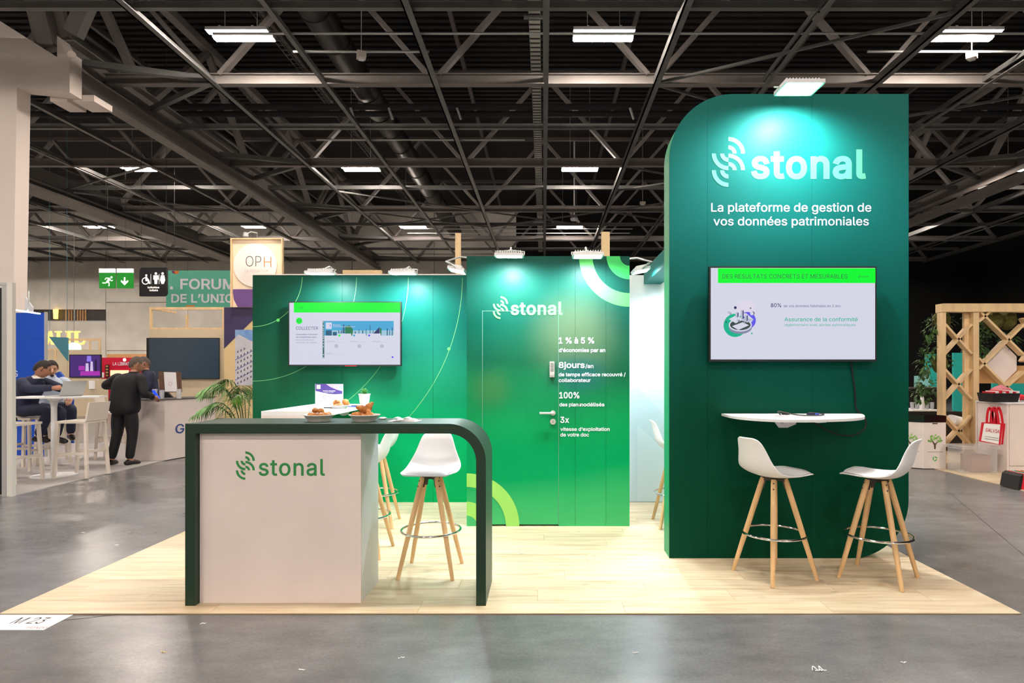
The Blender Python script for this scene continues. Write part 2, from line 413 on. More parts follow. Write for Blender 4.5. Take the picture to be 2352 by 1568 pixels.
def print_mat(name, stops, blots=(), dots=(.55, 1.75, .30), left=None, rough=.38):
    """printed wall graphic: colour along height, soft printed clouds, a halftone dot field between two heights"""
    m = bpy.data.materials.new(name); m.use_nodes = True; nt = m.node_tree; N = nt.nodes; L = nt.links; b = N['Principled BSDF']
    g = N.new('ShaderNodeNewGeometry'); sp = N.new('ShaderNodeSeparateXYZ'); L.new(g.outputs['Position'], sp.inputs[0])
    n = N.new('ShaderNodeTexNoise'); n.inputs['Scale'].default_value = 1.1; n.inputs['Detail'].default_value = 1; L.new(g.outputs['Position'], n.inputs[0])
    def math_(op, a, bb=None, cc=None):
        q = N.new('ShaderNodeMath'); q.operation = op
        for i, v in enumerate((a, bb, cc)):
            if v is None: continue
            if isinstance(v, (int, float)): q.inputs[i].default_value = v
            else: L.new(v, q.inputs[i])
        return q.outputs[0]
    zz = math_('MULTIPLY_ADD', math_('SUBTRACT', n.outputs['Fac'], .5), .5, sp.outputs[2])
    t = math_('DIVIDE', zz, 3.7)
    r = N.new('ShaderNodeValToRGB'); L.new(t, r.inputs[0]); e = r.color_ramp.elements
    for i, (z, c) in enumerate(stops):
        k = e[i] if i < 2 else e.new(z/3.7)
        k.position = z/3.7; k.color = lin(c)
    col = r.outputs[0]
    def mix(fac, c2):
        nonlocal col
        mx = N.new('ShaderNodeMix'); mx.data_type = 'RGBA'; L.new(fac, mx.inputs[0]); L.new(col, mx.inputs[6])
        if isinstance(c2, tuple): mx.inputs[7].default_value = c2
        else: L.new(c2, mx.inputs[7])
        col = mx.outputs[2]
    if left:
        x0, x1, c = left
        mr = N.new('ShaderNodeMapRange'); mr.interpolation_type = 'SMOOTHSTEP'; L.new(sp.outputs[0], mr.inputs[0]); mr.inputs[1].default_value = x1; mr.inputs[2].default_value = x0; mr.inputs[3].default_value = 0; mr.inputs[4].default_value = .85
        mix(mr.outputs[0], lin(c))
    for bx, bz, rx, rz, c, amt in blots:
        dx = math_('DIVIDE', math_('SUBTRACT', sp.outputs[0], bx), rx); dz = math_('DIVIDE', math_('SUBTRACT', sp.outputs[2], bz), rz)
        d = math_('SQRT', math_('ADD', math_('MULTIPLY', dx, dx), math_('MULTIPLY', dz, dz)))
        mr = N.new('ShaderNodeMapRange'); mr.interpolation_type = 'SMOOTHERSTEP'; L.new(d, mr.inputs[0]); mr.inputs[1].default_value = 0; mr.inputs[2].default_value = 1; mr.inputs[3].default_value = amt; mr.inputs[4].default_value = 0
        mix(mr.outputs[0], lin(c))
    if dots:
        z0, z1, amt = dots; P = .017
        u = math_('MULTIPLY', sp.outputs[0], 2*PI/P); v = math_('MULTIPLY', sp.outputs[2], 2*PI/P)
        s = math_('MULTIPLY', math_('SINE', u), math_('SINE', v))
        dm = N.new('ShaderNodeMapRange'); L.new(s, dm.inputs[0]); dm.inputs[1].default_value = .0; dm.inputs[2].default_value = .5
        # strongest in the middle of the band
        q = math_('DIVIDE', math_('SUBTRACT', sp.outputs[2], (z0+z1)/2), (z1-z0)/2); q = math_('SUBTRACT', 1, math_('MULTIPLY', q, q)); q = math_('MAXIMUM', q, 0)
        fac = math_('MULTIPLY', math_('MULTIPLY', dm.outputs[0], q), amt)
        hs = N.new('ShaderNodeMix'); hs.data_type = 'RGBA'; hs.inputs[0].default_value = .35; L.new(col, hs.inputs[6]); hs.inputs[7].default_value = lin((120, 220, 160))
        mix(fac, hs.outputs[2])
    L.new(col, b.inputs['Base Color']); b.inputs['Roughness'].default_value = rough; b.inputs['Specular IOR Level'].default_value = .09
    MATS[name] = m; return m

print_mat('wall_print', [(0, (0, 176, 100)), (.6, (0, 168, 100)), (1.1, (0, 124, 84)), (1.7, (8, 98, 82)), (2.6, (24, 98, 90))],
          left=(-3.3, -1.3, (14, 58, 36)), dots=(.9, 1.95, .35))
print_mat('cabinet_print', [(0, (72, 180, 112)), (.32, (54, 172, 104)), (.55, (0, 152, 90)), (1.0, (0, 136, 76)), (1.5, (6, 78, 52)), (1.95, (14, 76, 62)), (2.6, (26, 82, 72))],
          blots=[(.30, 1.78, .62, .62, (100, 114, 86), .65), (.33, 1.43, .42, .28, (18, 84, 90), .8), (-.5, 1.3, .3, .3, (60, 108, 58), .6), (-.6, 1.75, .35, .5, (0, 76, 60), .7)], dots=(.72, 1.9, .32))
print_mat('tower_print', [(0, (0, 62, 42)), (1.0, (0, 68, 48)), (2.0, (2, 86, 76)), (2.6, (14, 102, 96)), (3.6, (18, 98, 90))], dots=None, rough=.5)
print_mat('white_print', [(0, (196, 214, 226)), (.8, (200, 216, 228)), (1.4, (214, 224, 230)), (3, (236, 238, 240))], dots=None)

# ------------------------------------------------------------------ the hall
H = 6.0; ZB = CAMZ+H; KX = .3818*H; ROW = .8372*H; R0 = 2.121*H; ZT = CAMZ+1.45*H
rows = [R0+ROW*j for j in range(-1, 5)]
XL, XR, YF, YB = -42, 24, -21, 33.6
fl = sbox('floor', MATS['polished_concrete'], XL, XR, YF, YB, -.3, 0)
mat('seam', (60, 60, 60), .6); mat('seam_pale', (96, 140, 120), .6)
for (a, b, c, d) in ((-3.9, 3.2, -2.55, 3.65), (5.0, 7.6, 3.3, 3.65), (-6.1, 3.64, -3.4, 3.64)):
    MB().bar((a, b, .0006), (c, d, .0006), .006, .0012).build('floor_joint', MATS['seam'], fl)
sbox('ceiling', MATS['ceiling_deck'], XL, XR, YF, YB, ZT+.45, ZT+.8)
# far wall: cast concrete panels with a long window slot on the left, black drape on the right
wb = struct('wall_back', (0, YB, 0))
Yw = YB-.3
x_slot0, x_slot1, z_s0, z_s1 = X_(104, Yw), X_(243, Yw), Z_(736, Yw), Z_(711, Yw)
sb = lambda n, m, *b: MB().box(*b).build(n, m, wb)
def conc(x0, x1, z0, z1):
    nx = max(1, round((x1-x0)/4.4)); nz = max(1, round((z1-z0)/3.0))
    for i in range(nx):
        for j in range(nz):
            a = x0+(x1-x0)*i/nx; b = x0+(x1-x0)*(i+1)/nx; c = z0+(z1-z0)*j/nz; d = z0+(z1-z0)*(j+1)/nz
            mb = MB().box(a+.015, b-.015, Yw, Yw+.28, c+.015, d-.015)
            mb.build('concrete_panel', MATS['concrete_wall'], wb)
MB().box(XL, -1.5, Yw+.1, Yw+.3, 0, ZT+.45).build('backing', MATS['steel_dark'], wb)
conc(XL, x_slot0-6, 0, ZT+.4)
conc(x_slot0-6, x_slot1, 0, z_s0); conc(x_slot0-6, x_slot1, z_s1, ZT+.4); conc(x_slot1, -1.5, 0, ZT+.4)
for px in (440, 545):      # formwork tie holes
    for py in (770, 800, 828, 760): MB().tube([W(px-40*(py == 828), py, Yw+.01), W(px-40*(py == 828), py, Yw-.006)], .06, 12).build('tie_hole', MATS['steel_dark'], wb)
sbox('wall_back_drape', MATS['dark_wall'], -1.5, XR, YB-.2, YB, 0, ZT+.45)
sbox('wall_left', MATS['concrete_wall'], XL-.3, XL, YF, YB, 0, ZT+.8)
sbox('wall_right', MATS['dark_wall'], XR, XR+.3, YF, YB, 0, ZT+.8)
sbox('wall_front', MATS['concrete_wall'], XL, XR, YF-.3, YF, 0, ZT+.8)
# window slot: lit gallery behind
wn = struct('window_1', (x_slot0, Yw, z_s0))
mat('gallery', (232, 200, 140), .6, emit=.55)
mat('gallery_dark', (30, 28, 26), .3)
MB().box(X_(98, Yw), X_(197, Yw), Yw+.16, Yw+.2, z_s0, z_s1).build('lit_room', MATS['gallery'], wn)
MB().box(X_(197, Yw), x_slot1, Yw+.14, Yw+.2, z_s0, z_s1).build('dark_pane', MATS['gallery_dark'], wn)
for px in (148, 155, 161, 175, 181, 187, 193): MB().box(X_(px, Yw), X_(px+3, Yw), Yw+.05, Yw+.12, z_s0, z_s1).build('slat', MATS['pine_dark'], wn)
MB().box(X_(169, Yw), X_(172, Yw), Yw+.0, Yw+.15, z_s0, z_s1).build('window_frame', MATS['alu'], wn)
MB().box(X_(103, Yw), x_slot1, Yw-.02, Yw+.04, z_s0-.05, z_s0).build('window_sill', MATS['alu'], wn)
MB().lathe(W(128, 732, Yw-.1), [(0, 0), (.1, 0), (.12, .5), (0, .52)], 12).build('lamp_glow', mat('amber_glow', (255, 206, 96), emit=3), wn, smooth=True)

# ---- roof trusses
def ibeam(mb, p, q, h, wf, t=.02):
    """I section between two points, flanges flat"""
    p = Vector(p); q = Vector(q)
    mb.bar(p, q, t*1.5, h-2*t); up = Vector((0, 0, 1))
    mb.bar(p+up*(h/2-t/2), q+up*(h/2-t/2), wf, t); mb.bar(p-up*(h/2-t/2), q-up*(h/2-t/2), wf, t)
K0, K1 = -14, 9
st = MATS['steel_paint']
for Y in rows:
    root = struct('roof_truss', (0, Y, ZB))
    mb = MB(); ibeam(mb, (K0*KX, Y, ZB+.10), (K1*KX, Y, ZB+.10), .22, .16); mb.build('bottom_chord', st, root)
    MB().bar((K0*KX, Y, ZT), (K1*KX, Y, ZT), .12, .12).build('top_chord', MATS['steel_top_shaded'], root)
    for k in range(K0, K1+1):
        if k % 2:
            for s in (-1, 1):
                if K0 <= k+s <= K1: MB().bar((k*KX+.12*s, Y, ZB+.2), ((k+s)*KX, Y, ZT-.05), .09, .15, up=(0, 1, 0)).build('diagonal', st, root)
for j, Y in enumerate(rows):
    r = MB().bar((K0*KX, Y-ROW/2, ZB+.14), (K1*KX, Y-ROW/2, ZB+.14), .1, .12).build('roof_crossbeam', MATS['steel_galv']); r['kind'] = 'structure'; r.name = 'roof_crossbeam'
for k in range(K0, K1+1):
    if k in (-4, 6, -7): continue
    odd = k % 2
    mb = MB(); mb.bar((k*KX, YF, ZB+.04+(0 if odd else .06)), (k*KX, YB-.4, ZB+.04+(0 if odd else .06)), .03, .16 if odd else .1)
    mb.bar((k*KX+.05, YF, ZB-.03), (k*KX+.05, YB-.4, ZB-.03), .13 if odd else .09, .02)
    r = mb.build('roof_joist', MATS['steel_galv']); r['kind'] = 'structure'
    if odd:
        r = MB().bar((k*KX, YF, ZT+.1), (k*KX, YB-.4, ZT+.1), .1, .12).build('roof_joist', MATS['steel_top_shaded']); r['kind'] = 'structure'
# corrugated deck ribs
dk = struct('roof_deck', (0, 0, ZT+.4))
mb = MB()
for i in range(150):
    y = YF+.3+i*.28
    if y < YB-.3: mb.box(XL, XR, y, y+.14, ZT+.38, ZT+.45)
r = mb.build('corrugation', MATS['ceiling_deck'], dk); r['kind'] = 'stuff'
# long girders with their own lattice
def girder(k, zb, h, wd, name='roof_girder', y0=YF, lattice=True):
    x = k*KX; root = struct(name, (x, y0, zb))
    mb = MB(); ibeam(mb, (x, y0, zb+h/2), (x, YB-.4, zb+h/2), h, wd, .03); mb.build('bottom_chord', st, root)
    MB().bar((x+.15, y0, zb-.24), (x+.15, YB-.4, zb-.24), .3, .24).build('rail', st, root)
    MB().bar((x, y0, ZT+.1), (x, YB-.4, ZT+.1), .22, .2).build('top_chord', st, root)
    if lattice:
        y = 14.1-ROW
        while y < YB-2:
            for s in (-1, 1): MB().bar((x, y+s*.15, zb+h), (x, y+s*ROW/2, ZT), .12, .17, up=(1, 0, 0)).build('diagonal', st, root)
            y += ROW
    return root
g1 = girder(-4, ZB-.16, .5, .42, y0=11.62); girder(6, ZB-.1, .42, .34)
g2 = struct('roof_girder', (-7*KX, 0, ZB-.2))
MB().box(-7*KX-.3, -7*KX+.3, 3, YB-.4, ZB-.25, ZB+.4).build('box_web', MATS['steel_dark'], g2)
MB().box(-7*KX-.4, -7*KX+.42, 3, YB-.4, ZB-.33, ZB-.25).build('flange', st, g2)
MB().box(-7*KX+.3, -7*KX+.36, 3, YB-.4, ZB-.12, ZB-.06).build('rail', st, g2)
# braces from the truss nodes to the girders
for kn, kg, sg in ((-3, -4, -1), (5, 6, 1)):
    for Y in rows[1:]:
        for dy in (-.7, 1.4):
            r = MB().bar((kn*KX, Y, ZB+.1), (kg*KX-sg*.1, Y+dy, ZB+.1), .1, .12).build('roof_brace', MATS['steel_galv']); r['kind'] = 'structure'
for (k, i, k2, d) in ((1, 1, 3, 1), (1, 1, 3, -1), (5, 1, 3, 1), (1, 2, 3, 1), (3, 2, 1, 1), (1, 3, -1, 1), (1, 3, 3, 1), (-1, 3, -3, 1), (-1, 3, 1, 1), (1, 3, 3, -1), (-1, 3, -3, -1), (-3, 3, -1, 1), (-5, 2, -7, 1), (-5, 3, -7, -1)):
    Y = rows[i]; r = MB().bar((k*KX, Y, ZB+.02), (k2*KX, Y+d*ROW/2, ZB+.02), .05, .05).build('roof_brace', MATS['steel_galv']); r['kind'] = 'structure'
# crane-like black pipes across, with hangers
for j, (py, zz) in enumerate(((245, 1.05), (262, .95))):
    Y = (H+zz)*F/(VY-py)
    o = solo(MB().tube([(K0*KX, Y, ZB+zz), (K1*KX, Y, ZB+zz)], .075, 10).build('black_pipe', MATS['black_soft'], smooth=True), ('upper' if j == 0 else 'lower')+' of the two black pipes running across under the roof deck', 'pipe')
for i, px in enumerate((805, 893, 1050, 1447)):
    a = W(px, 248, 16.1); t = MB().tube([a, (a[0]+.1, a[1], a[2]-.3)], .035, 6).build('pipe_clip', MATS['alu'])
    solo(t, ('leftmost', 'second from left', 'third from left', 'rightmost')[i]+' small bright clip on the black roof pipes', 'clip')
# round spiral duct
zd = CAMZ+1.3*H-.3; xd = -.629*(zd-CAMZ)
du = thing('ventilation_duct', 'long dark round spiral ventilation duct running away under the roof', 'duct', (xd, 20, zd))
MB().tube([(xd, 4, zd), (xd, YB-1, zd)], .33, 24).build('duct_body', MATS['duct'], du, smooth=True)
y = 5.0
while y < 32:
    MB().tube([(xd, y, zd), (xd, y+.05, zd)], .35, 24).build('seam_ring', MATS['duct'], du, smooth=True); y += 1.25
zd2 = ZB+1.5; xd2 = -4.5*KX
o = solo(MB().tube([(xd2, 8, zd2), (xd2, YB-1, zd2)], .26, 20).build('ventilation_duct', MATS['duct'], smooth=True), 'thinner dark duct behind the heavy left girder', 'duct')
# cable tray with rungs
ct = thing('cable_tray', 'perforated steel cable tray running straight away in the middle of the roof', 'tray', (-.17, 18, ZB+.45))
for dx in (-.115, .105): MB().box(-.17+dx, -.16+dx, 5, YB-1, ZB+.45, ZB+.55).build('side_rail', MATS['alu'], ct)
MB().box(-.285, -.055, 5, YB-1, ZB+.45, ZB+.455).build('tray_bed', mat('tray', (170, 168, 160), .5, .2), ct)
mb = MB(); y = 5.2
while y < 30: mb.box(-.27, -.07, y, y+.05, ZB+.446, ZB+.45); y += .16
r = mb.build('perforation', MATS['black_soft'], ct); r['kind'] = 'stuff'
y = 6
while y < 30: MB().box(-.36, .02, y, y+.06, ZB+.40, ZB+.445).build('hanger_bar', MATS['steel_galv'], ct); y += 2.5
mat('wire_tray', (74, 70, 64), .6)
wt = thing('wire_cable_tray', 'thin wire mesh cable tray left of the round duct', 'tray', (-5.9, 18, ZB+1.4))
for dx in (-.12, 0, .12): MB().tube([(-5.9+dx, 6, ZB+1.4), (-5.9+dx, 31, ZB+1.4)], .012, 4).build('wire', MATS['wire_tray'], wt)
mb = MB(); y = 6
while y < 31: mb.box(-6.02, -5.78, y, y+.02, ZB+1.395, ZB+1.405); y += .2
mb.build('cross_wires', MATS['wire_tray'], wt)['kind'] = 'stuff'
# thin suspension pipes
for i, (z, Y, x0, x1) in enumerate(((ZB+.142, 11.05, -6.0, 12), (ZB+.142, 11.68, -4.8, -2.2), (ZB+.142, 11.68, 6.2, 12), (ZB+.142, 16.1, -6, -.5), (ZB+.142, 26.1, -6, 3.8), (ZB+.142, 26.9, -6, 3.8))):
    solo(MB().tube([(x0, Y, z), (x1, Y, z)], .022, 6).build('conduit', MATS['alu'], smooth=True), ('nearest long thin conduit crossing the roof', 'short thin conduit carrying the left white roof box', 'short thin conduit carrying the right white roof box', 'thin conduit behind the first truss left of the cable tray', 'thin conduit far back above the stand wall', 'farthest thin conduit above the stand wall')[i], 'conduit')

# ---- ceiling lights
HL = 1.04*H; zl = CAMZ+HL
def hall_lamp(x, y, label, group):
    t = thing('ceiling_light', label, 'light', (x, y, zl), group)
    L_ = .175*HL/2
    for dy in (-.125, .125):
        MB().box(x-L_, x+L_, y+dy-.055, y+dy+.055, zl, zl+.02).build('light_tube', MATS['tube_light'], t)
        MB().box(x-L_-.02, x+L_+.02, y+dy-.075, y+dy+.075, zl+.02, zl+.08).build('housing', MATS['alu'], t)
    for dx in (-.3, .3): MB().box(x+dx-.02, x+dx+.02, y-.2, y+.2, zl+.08, zl+.1).build('crossbar', MATS['alu'], t)
    for dx in (-.3, .3): MB().tube([(x+dx, y, zl+.1), (x+dx, y, ZT+.1)], .006, 5).build('hanger_wire', MATS['alu'], t)
rown = ('nearest', 'second', 'third', 'farthest')
ordw = ('leftmost', 'second from left', 'third from left', 'fourth from left', 'fifth from left', 'sixth from left', 'seventh from left', 'eighth from left', 'ninth from left')
for m in range(-4, 4):
    y = 1.816*HL+1.19*HL*m
    vis = [n for n in range(-5, 3) if m >= 0 and 40 < VX+F*((.178+1.08*n)*HL)/y < 2352]
    for n in range(-5, 3):
        x = (.178+1.08*n)*HL
        if n in vis: hall_lamp(x, y, 'glowing twin-tube ceiling light, %s in the %s row' % (ordw[vis.index(n)], rown[m]), 'twin-tube ceiling lights under the roof trusses')
        elif m < 0 and n in (-5, -3, 2): continue
        else: hall_lamp(x, y, 'twin-tube ceiling light of the hall out of the picture', 'ceiling lights outside the picture')

# emergency luminaires / sensors hanging in the roof
def roof_box(p, rz, label, sz=(.16, .34, .1)):
    t = thing('emergency_luminaire', label, 'luminaire', p); x, y, z = p
    mb = MB(); mb.M = Matrix.Translation(p) @ Matrix.Rotation(rz, 4, 'Z') @ Matrix.Rotation(.25, 4, 'X')
    mb.box(-sz[0]/2, sz[0]/2, -sz[1]/2, sz[1]/2, -sz[2]/2, sz[2]/2).build('body', MATS['cream_plastic'], t, bevel=.02)
    mb = MB(); mb.M = Matrix.Translation(p) @ Matrix.Rotation(rz, 4, 'Z') @ Matrix.Rotation(.25, 4, 'X')
    mb.box(-sz[0]*.3, sz[0]*.3, -sz[1]*.3, sz[1]*.3, -sz[2]/2-.03, -sz[2]/2).build('diffuser', MATS['white_plastic'], t, bevel=.01)
    MB().tube([(x, y, z+.03), (x, y, ZT+.4)], .008, 6).build('hanger', MATS['alu'], t)
roof_box(W(830, 127, 11.4), .35, 'small cream emergency luminaire hanging under the roof left of centre')
roof_box(W(2232, 128, 11.4), -.7, 'cream emergency luminaire with a cable loop beside the right ceiling light')
roof_box(W(1476, 466, 22), 0, 'tiny distant cream box hanging above the stand cabinet')
o = solo(MB().lathe(W(1319, 505, 24), [(0, -.05), (.14, -.02), (.16, .05), (.1, .14), (.03, .2), (.03, 4.4), (0, 4.4)], 14).build('dome_camera', MATS['white_plastic'], smooth=True), 'white dome camera hanging above the third row of lights', 'camera')

# ---- the big white column with its bracket (left)
pc = struct('column', (-10.6, 12, 0)); cm = MATS['column_paint']
yb0 = 11.3; xr = X_(74, yb0)
xr = X_(68, yb0+.3); xq = X_(188, yb0+.3)
MB().prism([(xr-.1, yb0, 0), (xr+.02, yb0, Z_(200, yb0)), (xq, yb0, Z_(212, yb0)), (xq, yb0, Z_(118, yb0)), (xq-.12, yb0, Z_(108, yb0)), (X_(131, yb0), yb0, Z_(82, yb0)), (X_(131, yb0), yb0, Z_(131, yb0)), (X_(0, yb0), yb0, Z_(48, yb0)), (X_(-260, yb0), yb0, Z_(-100, yb0)), (X_(-260, yb0), yb0, 0)], (0, .3, 0)).build('shaft', cm, pc)
MB().tube([W(165, 126, yb0-.01), W(165, 126, yb0+.05)], .07, 18).build('pin', cm, pc, smooth=True)
for a, b in ((84, 124), (138, 188)): MB().box(X_(a, yb0), X_(b, yb0), yb0+.31, yb0+.8, Z_(213, yb0)-.02, Z_(213, yb0)+.1).build('soffit_plate', cm, pc)
for p, q, wd in ((W(112, 115, 11.6), W(70, -60, 11.6), .34), (W(150, 90, 11.8), W(118, -60, 11.8), .2), (W(168, 80, 11.6), W(235, -70, 11.6), .3)):
    MB().bar(p, q, wd*.6, wd, up=(1, 0, 0)).build('strut', st, pc)

# ------------------------------------------------------------------ the stand: oak floor
YF0 = 3.65; YBK = 6.77; PX0, PX1 = -3.26, 2.86
pf = struct('floor_platform', (0, YF0, 0))
MB().box(PX0, PX1, YF0, YBK+.05, .0, .004).build('underlay', mat('underlay', (120, 100, 74), .8), pf)
rows_n = 16; ph = (YBK+.05-YF0)/rows_n; shared = {}
for r_ in range(rows_n):
    x = PX0-(r_*.53) % 1.25
    while x < PX1:
        a = max(x, PX0); b = min(x+1.25, PX1)
        if b-a > .02:
            MB().box(a+.0008, b-.0008, YF0+ph*r_+.0008, YF0+ph*(r_+1)-.0008, .003, .0085).build('plank', MATS['oak_floor'], pf)
        x += 1.25

# ------------------------------------------------------------------ back wall of the stand
bw = thing('stand_back_wall', 'long green printed partition with thin pale arcs behind the counter', 'partition', (-1.2, YBK, 0)); bw['kind'] = 'structure'
ZW = 2.53; BX0 = X_(580, YBK)
edges = [BX0]+[X_(786, YBK)+1.01*i for i in range(0, 2)]+[-.5]
for a, b in zip(edges, edges[1:]):
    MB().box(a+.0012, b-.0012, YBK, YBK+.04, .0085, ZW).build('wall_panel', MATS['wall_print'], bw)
MB().box(BX0, -.5, YBK-.005, YBK+.045, ZW, ZW+.012).build('top_rail', MATS['chipboard_white'], bw)
for i in range(5): MB().box(BX0+.1+i*.6, BX0+.5+i*.6, YBK+.04, YBK+.5, 1.2, 1.24).build('rear_brace', MATS['pine_dark'], bw)
cx, cz = X_(580, YBK)+.0, Z_(636, YBK)
for r in (114, 239, 358, 482):
    rr = r*YBK/F; mb = MB(); n = 60; t0 = -PI/2; t1 = -.01
    arc_band(mb, cx, cz, YBK-.0012, rr-.003, rr+.003, t0+.002, -.004, 60); mb.build('arc_line', MATS['mint_line'], bw)
for px, py in ((639, 735), (1031, 801)):
    x, y, z = W(px, py, YBK); mb = MB(); arc_band(mb, x, z, YBK-.002, 0, .018, 0, 2*PI, 20); mb.build('dot', MATS['leaf_green'], bw)
# white section to the right of the cabinet
ww = struct('wall_back_white', (1.8, YBK, 0))
for a, b in ((.6, 1.35), (1.352, 2.1), (2.102, PX1)): MB().box(a, b-.002, YBK, YBK+.04, .0085, ZW).build('wall_panel', MATS['white_print'], ww)
mat('pale_blue', (176, 200, 216), .45)
MB().poly([W(1446, 888, YBK-.002), W(1464, 888, YBK-.002), W(1600, 1030, YBK-.002), W(1600, 1150, YBK-.002), W(1446, 1000, YBK-.002)]).build('print_shape', mat('pale_a', (196, 214, 226), .45), ww)
MB().poly([W(1464, 976, YBK-.003), W(1600, 1100, YBK-.003), W(1600, 1154, YBK-.003), W(1464, 1154, YBK-.003)]).build('print_shape', mat('pale_b', (206, 222, 232), .45), ww)
MB().box(.6, PX1, YBK-.01, YBK, .0085, .02).build('foot_strip', MATS['alu'], ww)

# ------------------------------------------------------------------ storage cabinet with door
YC = 5.718; CX0, CX1 = X_(1072, YC), X_(1446, YC); ZC = 2.54
sc = thing('storage_cabinet', 'green printed storage cabin with flush door, white words and light green arcs', 'cabin', ((CX0+CX1)/2, YC, 0)); sc['kind'] = 'structure'
dx0, dx1, dz1 = X_(1108.5, YC), X_(1282.5, YC), Z_(714.5, YC)
pm_ = MATS['cabinet_print']; g = .0025
s1, s2 = X_(1321, YC), X_(1392, YC)
MB().box(CX0, dx0-g, YC, YC+.04, .0085, ZC).build('wall_panel', pm_, sc)
MB().box(dx0-g+.0005, dx1+g-.0005, YC, YC+.04, dz1+g, ZC).build('wall_panel', pm_, sc)
MB().box(dx1+g, s1-.0008, YC, YC+.04, .0085, ZC).build('wall_panel', pm_, sc)
MB().box(s1+.0008, s2-.0008, YC, YC+.04, .0085, ZC).build('wall_panel', pm_, sc)
MB().box(s2+.0008, CX1, YC, YC+.04, .0085, ZC).build('wall_panel', pm_, sc)
MB().box(CX0, CX0+.04, YC+.041, YBK-.002, .0085, ZC).build('side_panel', pm_, sc)
MB().box(CX1-.04, CX1, YC+.041, YBK-.002, .0085, ZC).build('side_panel', MATS['white_paint'], sc)
MB().box(CX0+.04, CX1-.04, YC+.3, YC+.32, .02, ZC-.05).build('inner_lining', MATS['black'], sc)
door = MB().box(dx0, dx1, YC+.002, YC+.04, .024, dz1).build('door', pm_, sc)
MB().box(dx0-g, dx1+g, YC+.0405, YC+.045, .0085, dz1+g).build('door_frame', MATS['black'], sc)
for b in ((dx0-.004, dx0, .024, dz1), (dx1, dx1+.004, .024, dz1), (dx0-.004, dx1+.004, dz1, dz1+.004)): MB().box(b[0], b[1], YC-.0008, YC+.001, b[2], b[3]).build('edge_strip', MATS['seam_pale'], sc)
x, y, z = W(1270, 948, YC)
mb = MB(); mb.tube([(x, YC+.002, z), (x, YC-.012, z)], .024, 20); mb.tube([(x, YC-.01, z), (x, YC-.05, z)], .011, 12); mb.tube([(x+.006, YC-.05, z), (x-.125, YC-.05, z)], .0105, 12)
mb.build('handle', MATS['brushed'], door, smooth=True)
x, y, z = W(1270, 968, YC)
MB().tube([(x, YC+.002, z), (x, YC-.01, z)], .027, 22).build('lock_plate', MATS['brushed'], door, smooth=True)
MB().box(x-.002, x+.002, YC-.0112, YC-.0095, z-.01, z+.01).build('keyhole', MATS['black'], door)
x0, x1, z0, z1 = X_(1262.5, YC), X_(1273.5, YC), Z_(866, YC), Z_(830, YC)
MB().box(x0, x1, YC-.022, YC+.002, z0, z1).build('keypad', MATS['brushed'], door, bevel=.008)
mb = MB()
for i in range(3):
    for j in range(6): mb.box(x0+.009+i*.010, x0+.016+i*.010, YC-.0235, YC-.0215, z0+.055+j*.014, z0+.063+j*.014)
mb.build('keypad_buttons', MATS['steel_dark'], door)['kind'] = 'stuff'
MB().tube([((x0+x1)/2, YC-.02, z0+.028), ((x0+x1)/2, YC-.034, z0+.028)], .014, 16).build('keypad_knob', MATS['brushed'], door, smooth=True)
# printed arcs
q = YC/F
mb = MB(); cxx, czz = CX1, ZC
arc_band(mb, cxx, czz, YC-.0012, 85*q, 116*q, PI, 1.5*PI, 28); mb.build('arc_band', MATS['leaf_green'], sc)
mb = MB(); arc_band(mb, cxx, czz, YC-.0012, 22*q, 53*q, PI, 1.5*PI, 20); mb.build('arc_band', mat('leaf_green_deep', (60, 206, 104), .45), sc)
mb = MB(); arc_band(mb, CX0, .009, YC-.0012, 90*q, 121*q, 0, PI/2, 28); mb.build('arc_band', MATS['lime'], sc)
mb = MB(); arc_band(mb, CX0, .009, YC-.0012, 24*q, 56*q, 0, PI/2, 20); mb.build('arc_band', MATS['lime'], sc)
Yt = YC-.002
lg = mat('logo_mint', (96, 190, 96), .5)
emblem(lg, sc, Yt, 1149.5, 697.5, 17.5)
ptext('stonal', lg, sc, Yt, 1172.7, 1292.6, 723.3, 692.7, bold=.022, fat=.002, asc=ASC, space=1.06)
wm = MATS['print_white']
for s, a, b, base, top, bold in (('1 % à 5 %', 1283, 1364.8, 788.8, 774.7, .02), ("d’économies par an", 1283.3, 1390.2, 808.3, 799.6, .018), ('8jours', 1283.3, 1343, 845, 831, .02), ('/an', 1344.5, 1363, 845, 836, .016),
                           ('de temps efficace recouvré /', 1283.3, 1437, 864, 855.6, .018), ('collaborateur', 1283.3, 1356.6, 877.2, 868.8, .018), ('100%', 1284.4, 1330.8, 914.6, 900, .02),
                           ('des plans', 1285, 1334, 933, 924.6, .018), ('modélisés', 1329.5, 1388.4, 933, 924.6, .018), ('3x', 1286.7, 1307.4, 970.8, 956.8, .02), ("vitesse d’exploitation", 1287, 1400.5, 989.4, 981, .018), ('de votre doc', 1287, 1353, 1002.2, 993.8, .018)):
    ptext(s, wm, sc, Yt-.0003, a, b, base, top, bold=bold)

# beam between the tower and the back wall
bm_ = sbox('lintel_beam', MATS['tower_print'], 1.11, 1.30, 4.94, YBK-.001, 2.43, 2.585)

